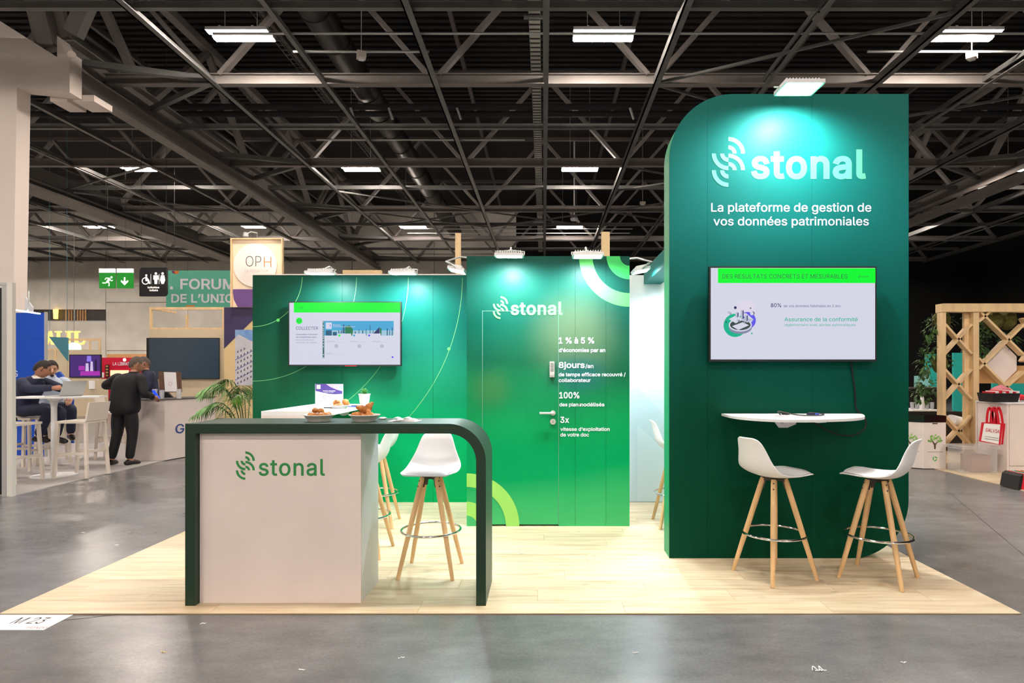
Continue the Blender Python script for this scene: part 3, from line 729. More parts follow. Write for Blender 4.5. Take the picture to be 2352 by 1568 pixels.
# ------------------------------------------------------------------ tower wall
YT = 4.73; TX0, TX1 = X_(1537.5, YT), X_(2087, YT); ZTW = 3.61; TD = .21
tw = thing('stand_tower', 'tall dark green freestanding panel with rounded corners, big logo and screen', 'partition', ((TX0+TX1)/2, YT+TD/2, 0)); tw['kind'] = 'structure'
def rounded(x0, x1, z0, z1, tl=0, tr=0, br=0, bl=0, n=18):
    P = []
    for (cx, cz, r, a) in ((x1-br, z0+br, br, -PI/2), (x1-tr, z1-tr, tr, 0), (x0+tl, z1-tl, tl, PI/2), (x0+bl, z0+bl, bl, PI)):
        if r == 0: P.append((cx, cz)); continue
        for i in range(n+1): t = a+PI/2*i/n; P.append((cx+r*math.cos(t), cz+r*math.sin(t)))
    return P
def clip_poly(P, xa, xb):
    """keep the slice xa..xb of a polygon in (x, z)"""
    for s, lim in ((1, xa), (-1, xb)):
        out = []
        for i in range(len(P)):
            p, q_ = P[i], P[(i+1) % len(P)]; ip = s*(p[0]-lim) >= 0; iq = s*(q_[0]-lim) >= 0
            if ip: out.append(p)
            if ip != iq:
                t = (lim-p[0])/(q_[0]-p[0]); out.append((lim, p[1]+(q_[1]-p[1])*t))
        P = out
    return P
full = rounded(TX0, TX1, .0085, ZTW, tl=.5, br=.45)
cuts = [TX0, X_(1625, YT), X_(1865, YT), TX1]
for a, b in zip(cuts, cuts[1:]):
    P = clip_poly(full, a+(.0007 if a > TX0 else 0), b-(.0007 if b < TX1 else 0))
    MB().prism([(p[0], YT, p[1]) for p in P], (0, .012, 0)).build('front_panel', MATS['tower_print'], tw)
mat('edge_green', (0, 150, 96), .45)
core = rounded(TX0+.0005, TX1-.0005, .009, ZTW-.0005, tl=.5, br=.45)
MB().prism([(p[0], YT+.0122, p[1]) for p in core], (0, TD-.0122, 0)).build('edge_band', MATS['edge_green'], tw, smooth=True)
Yt = YT-.0015
lm = mat('tower_logo', (84, 178, 140), .5)
emblem(lm, tw, Yt, 1673, 352.6, 38.3)
ptext('stonal', lm, tw, Yt, 1724.5, 1989.3, 410.8, 343, bold=.022, fat=.004, asc=ASC, space=1.06)
wl = mat('tower_words', (206, 210, 232), .5)
ptext('La plateforme de gestion de', wl, tw, Yt, 1633.5, 2001.3, 486, 466, bold=.008)
ptext('vos données patrimoniales', wl, tw, Yt, 1638.6, 1995.5, 517.5, 498, bold=.008)

# ------------------------------------------------------------------ televisions
def tv(label, Yw_, Y, a, b, c, d, parts):
    x0, x1, z0, z1 = X_(a, Y), X_(b, Y), Z_(d, Y), Z_(c, Y)
    t = thing('television', label, 'television', ((x0+x1)/2, Y, z0))
    MB().box(x0, x1, Y, Y+.035, z0, z1).build('casing', MATS['black'], t, bevel=.003)
    MB().box((x0+x1)/2-.3, (x0+x1)/2+.3, Y+.036, Yw_-.001, z0+.15, z1-.15).build('wall_bracket', MATS['black'], t)
    e = .012
    s = MB().box(x0+e, x1-e, Y-.001, Y+.002, z0+e+.004, z1-e).build('screen', MATS['screen_white'], t)
    parts(t, s, Y-.0016)
    return t
def quad(name, m, par, Y, a, b, c, d, dz=0):
    return MB().poly([W(a, d, Y-dz), W(b, d, Y-dz), W(b, c, Y-dz), W(a, c, Y-dz)]).build(name, m, par)
def disc(name, m, par, Y, px, py, r, dz=0, sy=1, n=28):
    x, y, z = W(px, py, Y-dz); rr = r*Y/F
    return MB().poly([(x+rr*math.cos(2*PI*i/n), Y-dz, z+rr*sy*math.sin(2*PI*i/n)) for i in range(n)]).build(name, m, par)
def scr1(t, s, Y):
    P = lambda x, y: (560+x/4.356, 600+y/4.356)
    def q(nm, m, a, c, b, d, dz=.0004): A = P(a, c); B = P(b, d); return quad(nm, MATS[m], s, Y, A[0], B[0], A[1], B[1], dz)
    def tx(st_, m, a, b, base, top, **k): A = P(a, base); B = P(b, top); return ptext(st_, MATS[m], s, Y-.0012, A[0], B[0], A[1], B[1], **k)
    q('banner', 'screen_green', 501, 411, 1565, 512)
    emblem(MATS['screen_ink'], s, Y-.001, *P(529, 462), .9); tx('stonal', 'screen_ink', 540, 592, 469, 457)
    A = P(554, 595); disc('badge', MATS['screen_green'], s, Y, A[0], A[1], 7.3, .0004)
    q('book_icon', 'screen_ink', 538, 582, 552, 608, .0008); q('book_icon', 'screen_ink', 556, 582, 570, 608, .0008)
    q('book_page', 'screen_green', 541, 585, 550, 605, .0011); q('book_page', 'screen_green', 558, 585, 567, 605, .0011)
    tx('COLLECTER', 'screen_navy', 522, 742, 683, 652)
    for i, s_ in enumerate(("Automatiser l’extraction", 'de métadonnées dans', 'les documents et la', 'production de rapports')):
        tx(s_, 'screen_grey' if i > 1 else 'screen_navy', 522, (740, 730, 700, 732)[i], 737+i*27, 724+i*27, bold=.006 if i < 2 else 0)
    q('side_menu', 'screen_ink', 788, 596, 806, 968)
    for k in (602, 640, 672, 690, 712, 730, 748, 766, 790, 818, 848, 930, 958): q('menu_icon', 'screen_white', 792, k, 802, k+8, .0008)
    q('hero_picture', 'screen_sky', 806, 596, 1500, 742)
    q('sky_haze', 'screen_haze', 860, 690, 1500, 742, .0006)
    B = lambda a, b, top, m: q('tower_block', m, a, top, b, 742, .0009)
    mb_ = [(820, 880, 690), (890, 930, 706), (945, 952, 690), (960, 966, 700), (975, 985, 690), (1110, 1120, 700), (1150, 1156, 680), (1185, 1195, 690), (1220, 1226, 676), (1260, 1266, 640), (1290, 1296, 690), (1430, 1440, 670), (1455, 1462, 690), (1480, 1488, 660)]
    for a, b, tp in mb_: B(a, b, tp, 'screen_block')
    A = [P(*p) for p in ((990, 720), (992, 640), (1004, 628), (1010, 720))]
    MB().poly([W(x, y, Y-.0012) for x, y in A]).build('tower_block', MATS['screen_block'], s)
    A = [P(*p) for p in ((1012, 720), (1014, 650), (1060, 640), (1092, 680), (1090, 742), (1020, 742))]
    MB().poly([W(x, y, Y-.0014) for x, y in A]).build('tower_block', MATS['screen_leaf'], s)
    A = [P(*p) for p in ((1300, 716), (1358, 656), (1360, 742), (1300, 742))]
    MB().poly([W(x, y, Y-.0012) for x, y in A]).build('tower_block', MATS['screen_navy'], s)
    q('tower_block', 'screen_leaf', 1362, 668, 1378, 742, .0012)
    q('card', 'screen_white', 820, 612, 880, 676, .0015); q('card_mark', 'screen_violet', 862, 632, 868, 652, .0018); tx('Bienvenue', 'screen_white', 890, 968, 642, 630, bold=.02)
    q('thin_line', 'screen_white', 890, 652, 1116, 656, .0015)
    for a, m in ((938, 'screen_green'), (1086, 'screen_sky'), (1236, 'screen_violet')):
        q('tab', 'screen_white', a, 722, a+(136 if a != 1236 else 134), 756, .0015); A = P(a+18, 741); disc('tab_dot', MATS[m], s, Y, A[0], A[1], 2.4, .002)
    for a in (826, 1056, 1282):
        q('table_line', 'screen_grey', a, 798, a+88, 800); q('table_line', 'screen_pale', a, 806, a+180, 808); A = P(a+100, 848); disc('faint_icon', MATS['screen_pale'], s, Y, A[0], A[1], 4.5, .0005)
    q('table_line', 'screen_grey', 826, 921, 892, 923); q('table_line', 'screen_pale', 826, 930, 1016, 932)
    A = P(1488, 958); disc('chat_dot', MATS['screen_violet'], s, Y, A[0], A[1], 2.2, .0006)
    q('status_light', 'red', 1010, 1043, 1130, 1048, .0008)
mat('screen_haze', (170, 214, 236), .4, emit=.8); mat('screen_block', (44, 116, 156), .4, emit=.6); mat('screen_leaf', (40, 150, 100), .4, emit=.6); mat('screen_pale', (200, 204, 226), .4, emit=.8)
tv1 = tv('wall television showing a slide headed COLLECTER on the back wall', YBK, 6.66, 662.2, 921.6, 692.5, 840.6, scr1)
def scr2(t, s, Y):
    P = lambda x, y: (1600+x/4.9, 560+y/4.9)
    def q(nm, m, a, c, b, d, dz=.0004): A = P(a, c); B = P(b, d); return quad(nm, MATS[m], s, Y, A[0], B[0], A[1], B[1], dz)
    def pg(nm, m, pts, dz): return MB().poly([W(*P(*p), Y-dz) for p in pts]).build(nm, MATS[m], s)
    def tx(st_, m, a, b, base, top, **k): A = P(a, base); B = P(b, top); return ptext(st_, MATS[m], s, Y-.0012, A[0], B[0], A[1], B[1], **k)
    q('banner', 'screen_green', 240, 274, 2013, 440)
    tx('DES RESULTATS CONCRETS ET MESURABLES', 'screen_ink', 290, 1697, 388, 341)
    emblem(MATS['screen_ink'], s, Y-.001, *P(1830, 364), 2.3); tx('stonal', 'screen_ink', 1852, 1938, 377, 358, asc=ASC)
    tx('80%', 'screen_navy', 835, 953, 712, 668, bold=.01); tx('de vos données fiabilisées en 2 ans', 'screen_grey2', 980, 1620, 711, 683)
    tx('Assurance de la conformité', 'screen_teal', 988, 1812, 870, 826, bold=.006); tx('réglementaire avec alertes automatiques', 'screen_teal', 988, 1788, 924, 896)
    def dd(nm, m, x, y, r, dz, sy=1): A = P(x, y); return disc(nm, MATS[m], s, Y, A[0], A[1], r/4.9, dz, sy)
    dd('halo', 'screen_halo', 545, 750, 118, .0003)
    dd('violet_disc', 'screen_violet', 572, 860, 95, .0005); dd('green_disc', 'screen_teal', 434, 916, 131, .0007)
    pg('cut_wedge', 'screen_white', [(436, 780), (560, 780), (640, 850), (600, 900), (520, 800), (440, 830)], .0009)
    dd('dish_side', 'screen_grey', 492, 940, 131, .0011, .55); dd('dish_rim', 'screen_white', 492, 912, 131, .0013, .56); dd('dish_well', 'screen_ink', 492, 912, 116, .0015, .5)
    pg('iso_plate', 'screen_white', [(363, 845), (450, 800), (530, 848), (440, 893)], .0017)
    pg('iso_plate', 'screen_white', [(398, 925), (520, 880), (590, 915), (470, 968)], .0017); pg('iso_plate', 'screen_pale', [(540, 830), (640, 850), (570, 885), (500, 860)], .0016)
    for (x, top, base) in ((456, 765, 830), (514, 740, 850), (560, 795, 870), (468, 848, 880), (540, 880, 900)):
        pg('iso_block', 'screen_pale', [(x-16, top+8), (x+4, top-4), (x+4, base), (x-16, base-8)], .002)
        pg('iso_block', 'screen_navy', [(x+4, top+14), (x+16, top+4), (x+16, base-14), (x+4, base)], .0021)
    dd('dot', 'screen_navy', 436, 717, 16, .0006); dd('dot', 'screen_ink', 607, 723, 8, .0006); dd('dot', 'screen_ink', 333, 878, 8, .001); dd('dot', 'screen_teal', 622, 1007, 9, .0006); dd('ball', 'screen_ink', 632, 780, 20, .0008); dd('ball', 'screen_white', 622, 783, 20, .001)
    pg('cube', 'screen_pale', [(345, 770), (365, 755), (395, 775), (375, 795)], .0006); pg('cube', 'screen_ink', [(375, 795), (395, 775), (392, 785), (380, 797)], .0008)
mat('screen_halo', (232, 226, 244), .4, emit=.88); mat('screen_grey2', (96, 100, 160), .4, emit=.6)
tv2 = tv('large wall television with green title banner on the tall tower', YT, 4.645, 1629, 2013.5, 611.5, 830, scr2)

# ------------------------------------------------------------------ floodlights
def flood(x, y, z, wx, wy, label, back, tilt=0, rz=0):
    """x, y centre of the glowing face, facing down; back = y of the wall it is clamped on"""
    t = thing('floodlight', label, 'floodlight', (x, y, z))
    M = Matrix.Translation((x, y, z)) @ Matrix.Rotation(rz, 4, 'Z') @ Matrix.Rotation(tilt, 4, 'X')
    def B(*b):
        mb = MB(); mb.M = M; return mb.box(*b)
    hx, hy = wx/2, wy/2
    B(-hx, hx, -hy, hy, -.004, 0).build('glass_face', MATS['flood_face'], t)
    B(-hx-.014, hx+.014, -hy-.014, hy+.014, .0005, .025).build('housing', MATS['white_plastic'], t, bevel=.004)
    for a in ((-hx-.014, -hx-.001, -hy-.014, hy+.014), (hx+.001, hx+.014, -hy-.014, hy+.014), (-hx-.001, hx+.001, -hy-.014, -hy-.001), (-hx-.001, hx+.001, hy+.001, hy+.014)): B(*a, -.006, .0004).build('rim', MATS['clear_green'], t)
    for i in range(11):
        a = -hx+.01+i*(wx-.02)/10; B(a-.003, a+.003, -hy*.7, hy*.7, .026, .05).build('cooling_fin', MATS['white_plastic'], t)
    mb = MB(); mb.M = M; mb.tube([(-hx-.02, 0, .012), (-hx-.02, hy*.9, .05), (0, hy+.06, .07), (hx+.02, hy*.9, .05), (hx+.02, 0, .012)], .006, 6); mb.build('yoke', MATS['alu'], t, smooth=True)
    if back is not None:
        bx, by, bz = back
        mb = MB(); p = M @ Vector((0, hy+.06, .07)); mb.tube([p, (p.x*.5+bx*.5, (p.y+by)/2, bz+.06), (bx, by, bz+.05), (bx, by, bz-.02)], .009, 8); mb.build('arm', MATS['alu'], t, smooth=True)
        MB().box(bx-.03, bx+.03, by-.02, by+.02, bz, bz+.018).build('clamp', MATS['alu'], t)
    return t
mat('clear_green', (150, 214, 190), .2, alpha=.7)
flood(1.846, 4.41, 3.50, .25, .2, 'bright floodlight on an arm above the tall tower logo', (1.85, YT+.06, ZTW), tilt=.05)
flood(-2.336, 6.37, 2.48, .24, .15, 'floodlight on the back wall above the COLLECTER television, left one', (-2.336, YBK+.02, ZW+.012), tilt=.06)
flood(-1.47, 6.37, 2.48, .24, .15, 'floodlight on the back wall just right of the COLLECTER television', (-1.47, YBK+.02, ZW+.012), tilt=.06)
flood(-.303, 5.37, 2.47, .22, .18, 'floodlight above the pale green logo of the storage cabin', (-.303, YC+.02, ZC), tilt=.1)
flood(.387, 5.37, 2.47, .24, .15, 'floodlight in front of the light green arc of the storage cabin', (.387, YC+.02, ZC), tilt=.02)
flood(-.86, 6.05, 2.455, .18, .14, 'small floodlight on the left flank of the storage cabin', (CX0+.02, 6.1, ZC), rz=PI/2, tilt=.2)
flood(.97, 6.1, 2.46, .18, .14, 'small floodlight on the right flank of the storage cabin', (CX1-.02, 6.15, ZC), rz=-PI/2, tilt=.2)

# ------------------------------------------------------------------ counter
YN = 3.766; NX0, NX1 = X_(425.2, YN), X_(1116, YN); NZ = 1.1326; ND = .455
ct_ = thing('reception_counter', 'white reception counter under a dark green arch frame with rounded right corner', 'counter', ((NX0+NX1)/2, YN+ND/2, .0085))
outer = rounded(NX0, NX1, .0085, NZ, tr=.215)
T = .0605
def arch():
    P = [(NX0, .0085), (NX0, NZ)]; n = 20; R = .235
    for i in range(n+1): t = PI/2-PI/2*i/n; P.append((NX1-R+R*math.cos(t), NZ-R+R*math.sin(t)))
    P.append((NX1, .0085)); P.append((NX1-T, .0085)); r = R-T
    for i in range(n+1): t = PI/2*i/n; P.append((NX1-R+r*math.cos(t), NZ-R+r*math.sin(t)))
    P += [(NX0+T+.001, NZ-T), (NX0+T+.001, .0085)]
    return P
P = arch()
MB().prism([(p[0], YN, p[1]) for p in P], (0, ND, 0)).build('arch_frame', MATS['frame_green'], ct_, smooth=True, bevel=0)
WX0, WX1 = NX0+T+.003, X_(829, 3.813)
MB().box(WX0, WX1, 3.813, 3.831, .0085, NZ-T-.001).build('front_panel', MATS['chipboard_white'], ct_)
MB().box(WX1-.018, WX1, 3.8315, YN+ND-.01, .0085, NZ-T-.001).build('side_panel', MATS['white_paint'], ct_)
MB().box(WX0, WX1-.019, YN+ND-.03, YN+ND-.012, .0085, NZ-T-.001).build('back_panel', MATS['white_paint'], ct_)
MB().box(WX0, WX1-.019, 3.832, YN+ND-.031, .5, .518).build('shelf', MATS['white_paint'], ct_)
emblem(MATS['logo_green'], ct_, 3.812, 563.5, 1058, 21.8)
ptext('stonal', MATS['logo_green'], ct_, 3.812, 594, 746.5, 1092.3, 1053.8, bold=.012, asc=ASC, space=1.06)

# ------------------------------------------------------------------ bar stools (white shell, beech legs)
def stool_proto():
    root = thing('bar_stool', 'x', 'stool', (0, 0, 0), 'white shell bar stools with beech legs')
    # shell: forward = +X
    prof = [(.205, .722, .150), (.19, .729, .172), (.14, .724, .192), (.06, .712, .203), (-.03, .706, .205), (-.10, .712, .203), (-.150, .735, .197), (-.185, .782, .178), (-.205, .84, .155), (-.218, .90, .136), (-.232, .955, .118), (-.243, .980, .098), (-.248, .990, .06)]
    lift = [0, .004, .012, .018, .026, .034, .04, .036, .028, .02, .014, .008, 0]
    nu = 10; bm = bmesh.new(); grid = []
    for i, (x, z, hw) in enumerate(prof):
        row = []
        for k in range(nu+1):
            u = -1+2*k/nu; e = abs(u)**2.2
            back = max(0, min(1, (i-5)/4))
            row.append(bm.verts.new((x+e*lift[i]*1.5*back, u*hw, z+e*lift[i]*(1-back))))
        grid.append(row)
    for a, b in zip(grid, grid[1:]):
        for k in range(nu): bm.faces.new([a[k], a[k+1], b[k+1], b[k]])
    me = bpy.data.meshes.new('shell'); bm.to_mesh(me); bm.free(); me.materials.append(MATS['white_plastic'])
    o = bpy.data.objects.new('seat_shell', me); COL.objects.link(o)
    sd = o.modifiers.new('s', 'SOLIDIFY'); sd.thickness = .011; sd.offset = 0
    ss = o.modifiers.new('u', 'SUBSURF'); ss.levels = 1; ss.render_levels = 1
    dg = bpy.context.evaluated_depsgraph_get(); dg.update(); m2 = bpy.data.meshes.new_from_object(o.evaluated_get(dg)); o.modifiers.clear(); o.data = m2
    m2.polygons.foreach_set('use_smooth', [True]*len(m2.polygons)); o.parent = root
    # pad
    bm = bmesh.new(); grid = []
    for i in range(0, 7):
        x, z, hw = prof[i]; row = []
        for k in range(9):
            u = -1+2*k/8; fade = (1-abs(u)**4)*(1 if 0 < i < 6 else 0)
            row.append(bm.verts.new((x*.93, u*hw*.9, z+.008+.018*fade+abs(u)**2.2*lift[i]*.8)))
        grid.append(row)
    for a, b in zip(grid, grid[1:]):
        for k in range(8): bm.faces.new([a[k], a[k+1], b[k+1], b[k]])
    me = bpy.data.meshes.new('pad'); bm.to_mesh(me); bm.free(); me.materials.append(MATS['white_plastic']); me.polygons.foreach_set('use_smooth', [True]*len(me.polygons))
    o = bpy.data.objects.new('seat_pad', me); COL.objects.link(o); o.parent = root
    for k in range(4):
        a = PI/4+k*PI/2; c, s = math.cos(a), math.sin(a); z = [.0, .25, .5, .692]; r = [.27, .2, .128, .072]
        P_ = [(c*(.272-.29*zz), s*(.272-.29*zz), zz) for zz in (0, .1, .3, .5, .66, .69)]
        leg = MB().tube(P_, [.0135, .0155, .0185, .0195, .019, .017], 12).build('leg', MATS['beech'], root, smooth=True)
        for zz in (.668, .63): q_ = .272-.29*zz+.019; MB().tube([(c*q_, s*q_, zz), (c*(q_+.003), s*(q_+.003), zz)], .0055, 8).build('bolt', MATS['steel_dark'], leg)
    mb = MB()
    for k in range(4):
        a = PI/4+k*PI/2; c, s = math.cos(a), math.sin(a); mb.bar((0, 0, .685), (c*.075, s*.075, .685), .03, .025)
        mb.bar((c*.052, s*.052, .69), (c*.068, s*.068, .62), .026, .006, up=(c, s, 0))
    mb.build('mount_bracket', MATS['steel_dark'], root)
    P_ = [(.212*math.cos(2*PI*i/40), .212*math.sin(2*PI*i/40), .304) for i in range(40)]
    MB().tube(P_, .0085, 8, closed=True).build('foot_ring', MATS['chrome'], root, smooth=True)
    return root
proto = stool_proto()
ST = [(-.817, 4.42, -92, 'white shell bar stool facing the aisle beside the green counter arch', 1.0),
      (1.638, 4.335, 22.6, 'white shell bar stool left of the two under the tower ledge', 1.03),
      (2.35, 4.284, 136, 'white shell bar stool right of the two under the tower ledge', 1.03),
      (-1.6, 5.8, 183, 'white shell bar stool farther back behind the counter by the back wall', 1.0),
      (-1.45, 4.88, 178, 'white shell bar stool mostly hidden just behind the counter side', 1.0),
      (1.262, 5.79, 0, 'white shell bar stool half hidden behind the tower in the white corner', 1.0)]
for i, (x, y, a, lab, sc_) in enumerate(ST):
    o = proto if i == 0 else copy_tree(proto)
    o.location = (x, y, .0085); o.rotation_euler.z = math.radians(a); o['label'] = lab; o.scale = (sc_ if i in (1, 2) else 1, sc_ if i in (1, 2) else 1, 1)

# ------------------------------------------------------------------ curved ledge on the tower
top = [(1.378, 4.727), (1.377, 4.433), (1.442, 4.241), (1.562, 4.127), (1.689, 4.092), (1.835, 4.104), (1.999, 4.154), (2.134, 4.213), (2.256, 4.32), (2.335, 4.433), (2.417, 4.608), (2.452, 4.727)]
tp = smooth_poly(top)
ld_ = thing('wall_ledge', 'white curved wall ledge fixed to the tall tower under the television', 'ledge', (1.9, YT, 1.1))
MB().prism([(p[0], p[1], 1.114) for p in tp], (0, 0, .018)).build('board', MATS['white_paint'], ld_)
MB().tube([(1.70, 4.30, 1.113), (1.70, 4.30, 1.085)], .03, 20).build('support_foot', MATS['white_plastic'], ld_, smooth=True)
MB().prism([(1.62, 4.3, 1.1135), (1.78, 4.3, 1.1135), (1.78, 4.3, 1.085), (1.72, 4.3, 1.06), (1.66, 4.3, 1.06)], (0, .01, 0)).build('support_disc', MATS['white_plastic'], ld_)
MB().prism([(1.80, 4.4, 1.1135), (2.06, 4.4, 1.1135), (2.04, 4.4, 1.088), (1.98, 4.4, 1.085)], (0, .012, 0)).build('support_bracket', MATS['white_plastic'], ld_)
def cable(name, label, P, r, m, cat='cable'):
    return solo(MB().tube(smooth_poly(P, 6), r, 6).build(name, m, smooth=True), label, cat)
cable('power_cable', 'black power cable hanging from the tower television to below the ledge', [(2.36, 4.69, 1.58), (2.385, 4.715, 1.46), (2.41, 4.72, 1.30), (2.415, 4.71, 1.17), (2.475, 4.7, 1.10), (2.47, 4.69, 1.02), (2.36, 4.68, .965), (2.2, 4.65, .99), (2.06, 4.6, 1.06), (1.9, 4.5, 1.10)], .006, MATS['black_soft'])
zt = 1.138
cable('cable_lead', 'dark cable lying in a loop on the white tower ledge', [(1.69, 4.35, zt+.01), (1.66, 4.32, zt+.035), (1.70, 4.31, zt+.03), (1.80, 4.36, zt+.01), (1.9, 4.42, zt), (2.02, 4.44, zt), (2.06, 4.5, zt+.006), (1.98, 4.55, zt+.012)], .005, MATS['steel_dark'])
plug = thing('cable_plug', 'dark blue cable plugs at the middle of the tower ledge', 'plug', (1.97, 4.5, 1.1325))
MB().box(1.94, 1.99, 4.47, 4.5, 1.1325, 1.152).build('plug_body', MATS['navy'], plug, bevel=.004); MB().box(1.995, 2.03, 4.49, 4.51, 1.1325, 1.149).build('plug_tip', mat('plug_blue', (60, 80, 190), .4), plug, bevel=.003)
MB().box(1.79, 1.84, 4.56, 4.59, 1.1325, 1.15).build('adapter', MATS['black_soft'], plug, bevel=.004)
solo(MB().box(1.655, 1.735, 4.335, 4.375, 1.1325, 1.146).build('white_adapter', MATS['white_plastic'], bevel=.005), 'small white adapter under the cable loop on the tower ledge', 'adapter')

# ------------------------------------------------------------------ white side table behind the counter
tb = thing('side_table', 'white high table running from the back wall behind the counter', 'table', (-2.24, 6.1, .0085))
MB().box(-2.55, -1.93, 5.5, YBK-.002, 1.06, 1.10).build('table_top', MATS['white_paint'], tb)
MB().box(-2.55, -1.93, 5.5, 5.54, .0085, 1.0595).build('leg_panel', MATS['chipboard_white'], tb)
MB().tube([(-2.07, 6.35, 1.0595), (-2.07, 6.35, 1.03)], .04, 20).build('support_disc', MATS['white_plastic'], tb, smooth=True)
MB().prism([(-2.13+.06*math.cos(i*PI/12)+.06, 6.3, 1.0595-.0575*math.sin(i*PI/12)) for i in range(13)], (0, .012, 0)).build('support_plate', MATS['clear_plastic'], tb)
# card on it
YCd = 6.62; dsp = thing('display_card', 'standing purple and white cardboard display on the white side table', 'display', (X_(756, YCd), YCd, 1.1))
MB().box(X_(724, YCd), X_(787.5, YCd), YCd, YCd+.012, 1.10, Z_(881.5, YCd)).build('board', MATS['paper'], dsp)
c6 = lambda x, y: (560+x/5.345, 860+y/5.345)
MB().poly([W(*c6(*p), YCd-.001) for p in ((880, 115), (1215, 115), (1208, 236), (1120, 241), (1040, 235), (960, 218), (880, 200))]).build('purple_print', MATS['purple'], dsp)
MB().poly([W(*c6(*p), YCd-.0015) for p in ((1010, 116), (1214, 116), (1212, 205), (1140, 185), (1060, 150))]).build('photo_print', mat('photo_mix', (150, 176, 214), .5, c2=(214, 160, 190), scale=30), dsp)
MB().poly([W(*c6(*p), YCd-.0018) for p in ((893, 126), (941, 126), (941, 176), (893, 176))]).build('white_square', MATS['paper'], dsp)
A = c6(970, 206); B = c6(1124, 193); ptext('Solution disponible', MATS['paper'], dsp, YCd-.0018, A[0], B[0], A[1], B[1], bold=.015)
A = c6(990, 222); B = c6(1104, 212); ptext('au sein de l’offre', MATS['paper'], dsp, YCd-.0018, A[0], B[0], A[1], B[1])
A = c6(1020, 283); B = c6(1110, 266); ptext('CANUT', mat('grey_ink', (96, 96, 112), .6), dsp, YCd-.0018, A[0], B[0], A[1], B[1])
mb = MB(); x, y, z = W(*c6(1003, 276), YCd); arc_band(mb, x, z, YCd-.0015, .019, .023, .8, 5.4, 22); arc_band(mb, x, z, YCd-.0015, .011, .013, 1.0, 5.2, 16); mb.build('round_mark', MATS['grey_ink'], dsp)
MB().poly([W(*c6(*p), YCd-.0015) for p in ((920, 322), (1080, 322), (1080, 325), (920, 325))]).build('rule_line', MATS['grey_ink'], dsp)

# small plant
YP = 6.35; pxp = X_(837, YP)
pt = thing('potted_succulent', 'small green succulent in a white pot on the side table end', 'plant', (pxp, YP, 1.1))
MB().lathe((pxp, YP, 1.1), [(0, 0), (.042, 0), (.058, .118), (.062, .12), (.062, .128), (.055, .128), (.052, .11), (0, .11)], 24).build('pot', MATS['white_plastic'], pt, smooth=True)
def leaf(mb, p, d, L_, wd, droop=.3, n=4, fold=.15):
    p = Vector(p); d = Vector(d).normalized(); sd = d.cross(Vector((0, 0, 1)));
    if sd.length < .01: sd = Vector((1, 0, 0))
    sd.normalize(); prev = None
    for i in range(n+1):
        t = i/n; c = p+d*L_*t+Vector((0, 0, -droop*L_*t*t)); hw = wd*math.sin(PI*min(1, t*.92+.08))*.5
        if i == n: cur = mb.v(c)
        else: cur = mb.v(c-sd*hw+Vector((0, 0, hw*fold)), c, c+sd*hw+Vector((0, 0, hw*fold)))
        if prev:
            if len(cur) == 3:
                mb.face([prev[0], prev[1], cur[1], cur[0]]); mb.face([prev[1], prev[2], cur[2], cur[1]])
            else: mb.face([prev[0], prev[1], cur[0]]); mb.face([prev[1], prev[2], cur[0]])
        prev = cur
for i in range(26):
    a = i*2.4; el = .25+1.1*(i/26); mb = MB(); z = 1.215+.03*(i/26)
    leaf(mb, (pxp, YP, z), (math.cos(a)*math.cos(el), math.sin(a)*math.cos(el), math.sin(el)), .075-.015*i/26, .034, .25)
    mb.build('leaf', MATS['succulent'], pt, fix=False)

# pastries and crockery
def bowl(x, y, z, r, h, label):
    t = solo(MB().lathe((x, y, z), [(0, 0), (r*.66, 0), (r*.69, .004), (r*.93, h-.006), (r, h-.004), (r, h), (r*.90, h), (r*.58, .008), (0, .008)], 36).build('bowl', MATS['bowl'], smooth=True), label, 'bowl'); return t
def croissant(x, y, z, L_, r, rz, tilt, label, m='pastry', grp=None):
    P_ = []; R_ = []
    for i in range(15):
        t = -1+2*i/14; P_.append(Vector((t*L_/2, -abs(t)**2*L_*.22, 0))); R_.append(r*(1-abs(t)**1.8*.72)*(1+.10*(1 if i % 2 else -1)))
    mb = MB(); mb.M = Matrix.Translation((x, y, z)) @ Matrix.Rotation(rz, 4, 'Z') @ Matrix.Rotation(tilt, 4, 'Y'); mb.tube(P_, R_, 12)
    return solo(mb.build('croissant', MATS[m], smooth=True), label, 'pastry', grp)
def bun(x, y, z, r, label, grp, m='pastry'):
    t = thing('sugared_bun', label, 'pastry', (x, y, z), grp)
    MB().blob((x, y, z+r*.75), r, r, r*.8, .07, 2).build('crust', MATS[m], t, smooth=True)
    mb = MB()
    for i in range(9):
        a = random.uniform(0, 6.3); e = random.uniform(.3, 1.4); q_ = Vector((math.cos(a)*math.cos(e)*r, math.sin(a)*math.cos(e)*r, math.sin(e)*r*.8+r*.75)); mb.blob(Vector((x, y, z))+q_, .0028, .0028, .0028, 0, 1)
    mb.build('sugar_pearls', MATS['sugar'], t)['kind'] = 'stuff'
YBo = 3.98; zb = NZ+.0002
b1 = W(733, 968, YBo); b2 = W(837.5, 967, YBo)
bowl(b1[0], YBo, zb, .101, .043, 'white bowl of sugared buns on the green counter, left one')
bowl(b2[0], YBo, zb, .101, .043, 'white bowl piled with croissants on the green counter, right one')
for i, (dx, dy, dz) in enumerate(((-.048, -.016, .010), (-.014, -.042, .010), (.026, -.036, .010), (.054, -.004, .010), (-.03, .03, .010), (.012, .040, .010), (.044, .036, .012), (.012, -.004, .038), (-.026, .0, .040))):
    bun(b1[0]+dx, YBo+dy, zb+dz+.013, .022, 'sugared bun in the left bowl, '+('leftmost', 'front one left of middle', 'front one right of middle', 'rightmost', 'back left one', 'back middle one', 'back right one', 'top one on the right', 'top one on the left')[i], 'sugared buns in the left bowl')
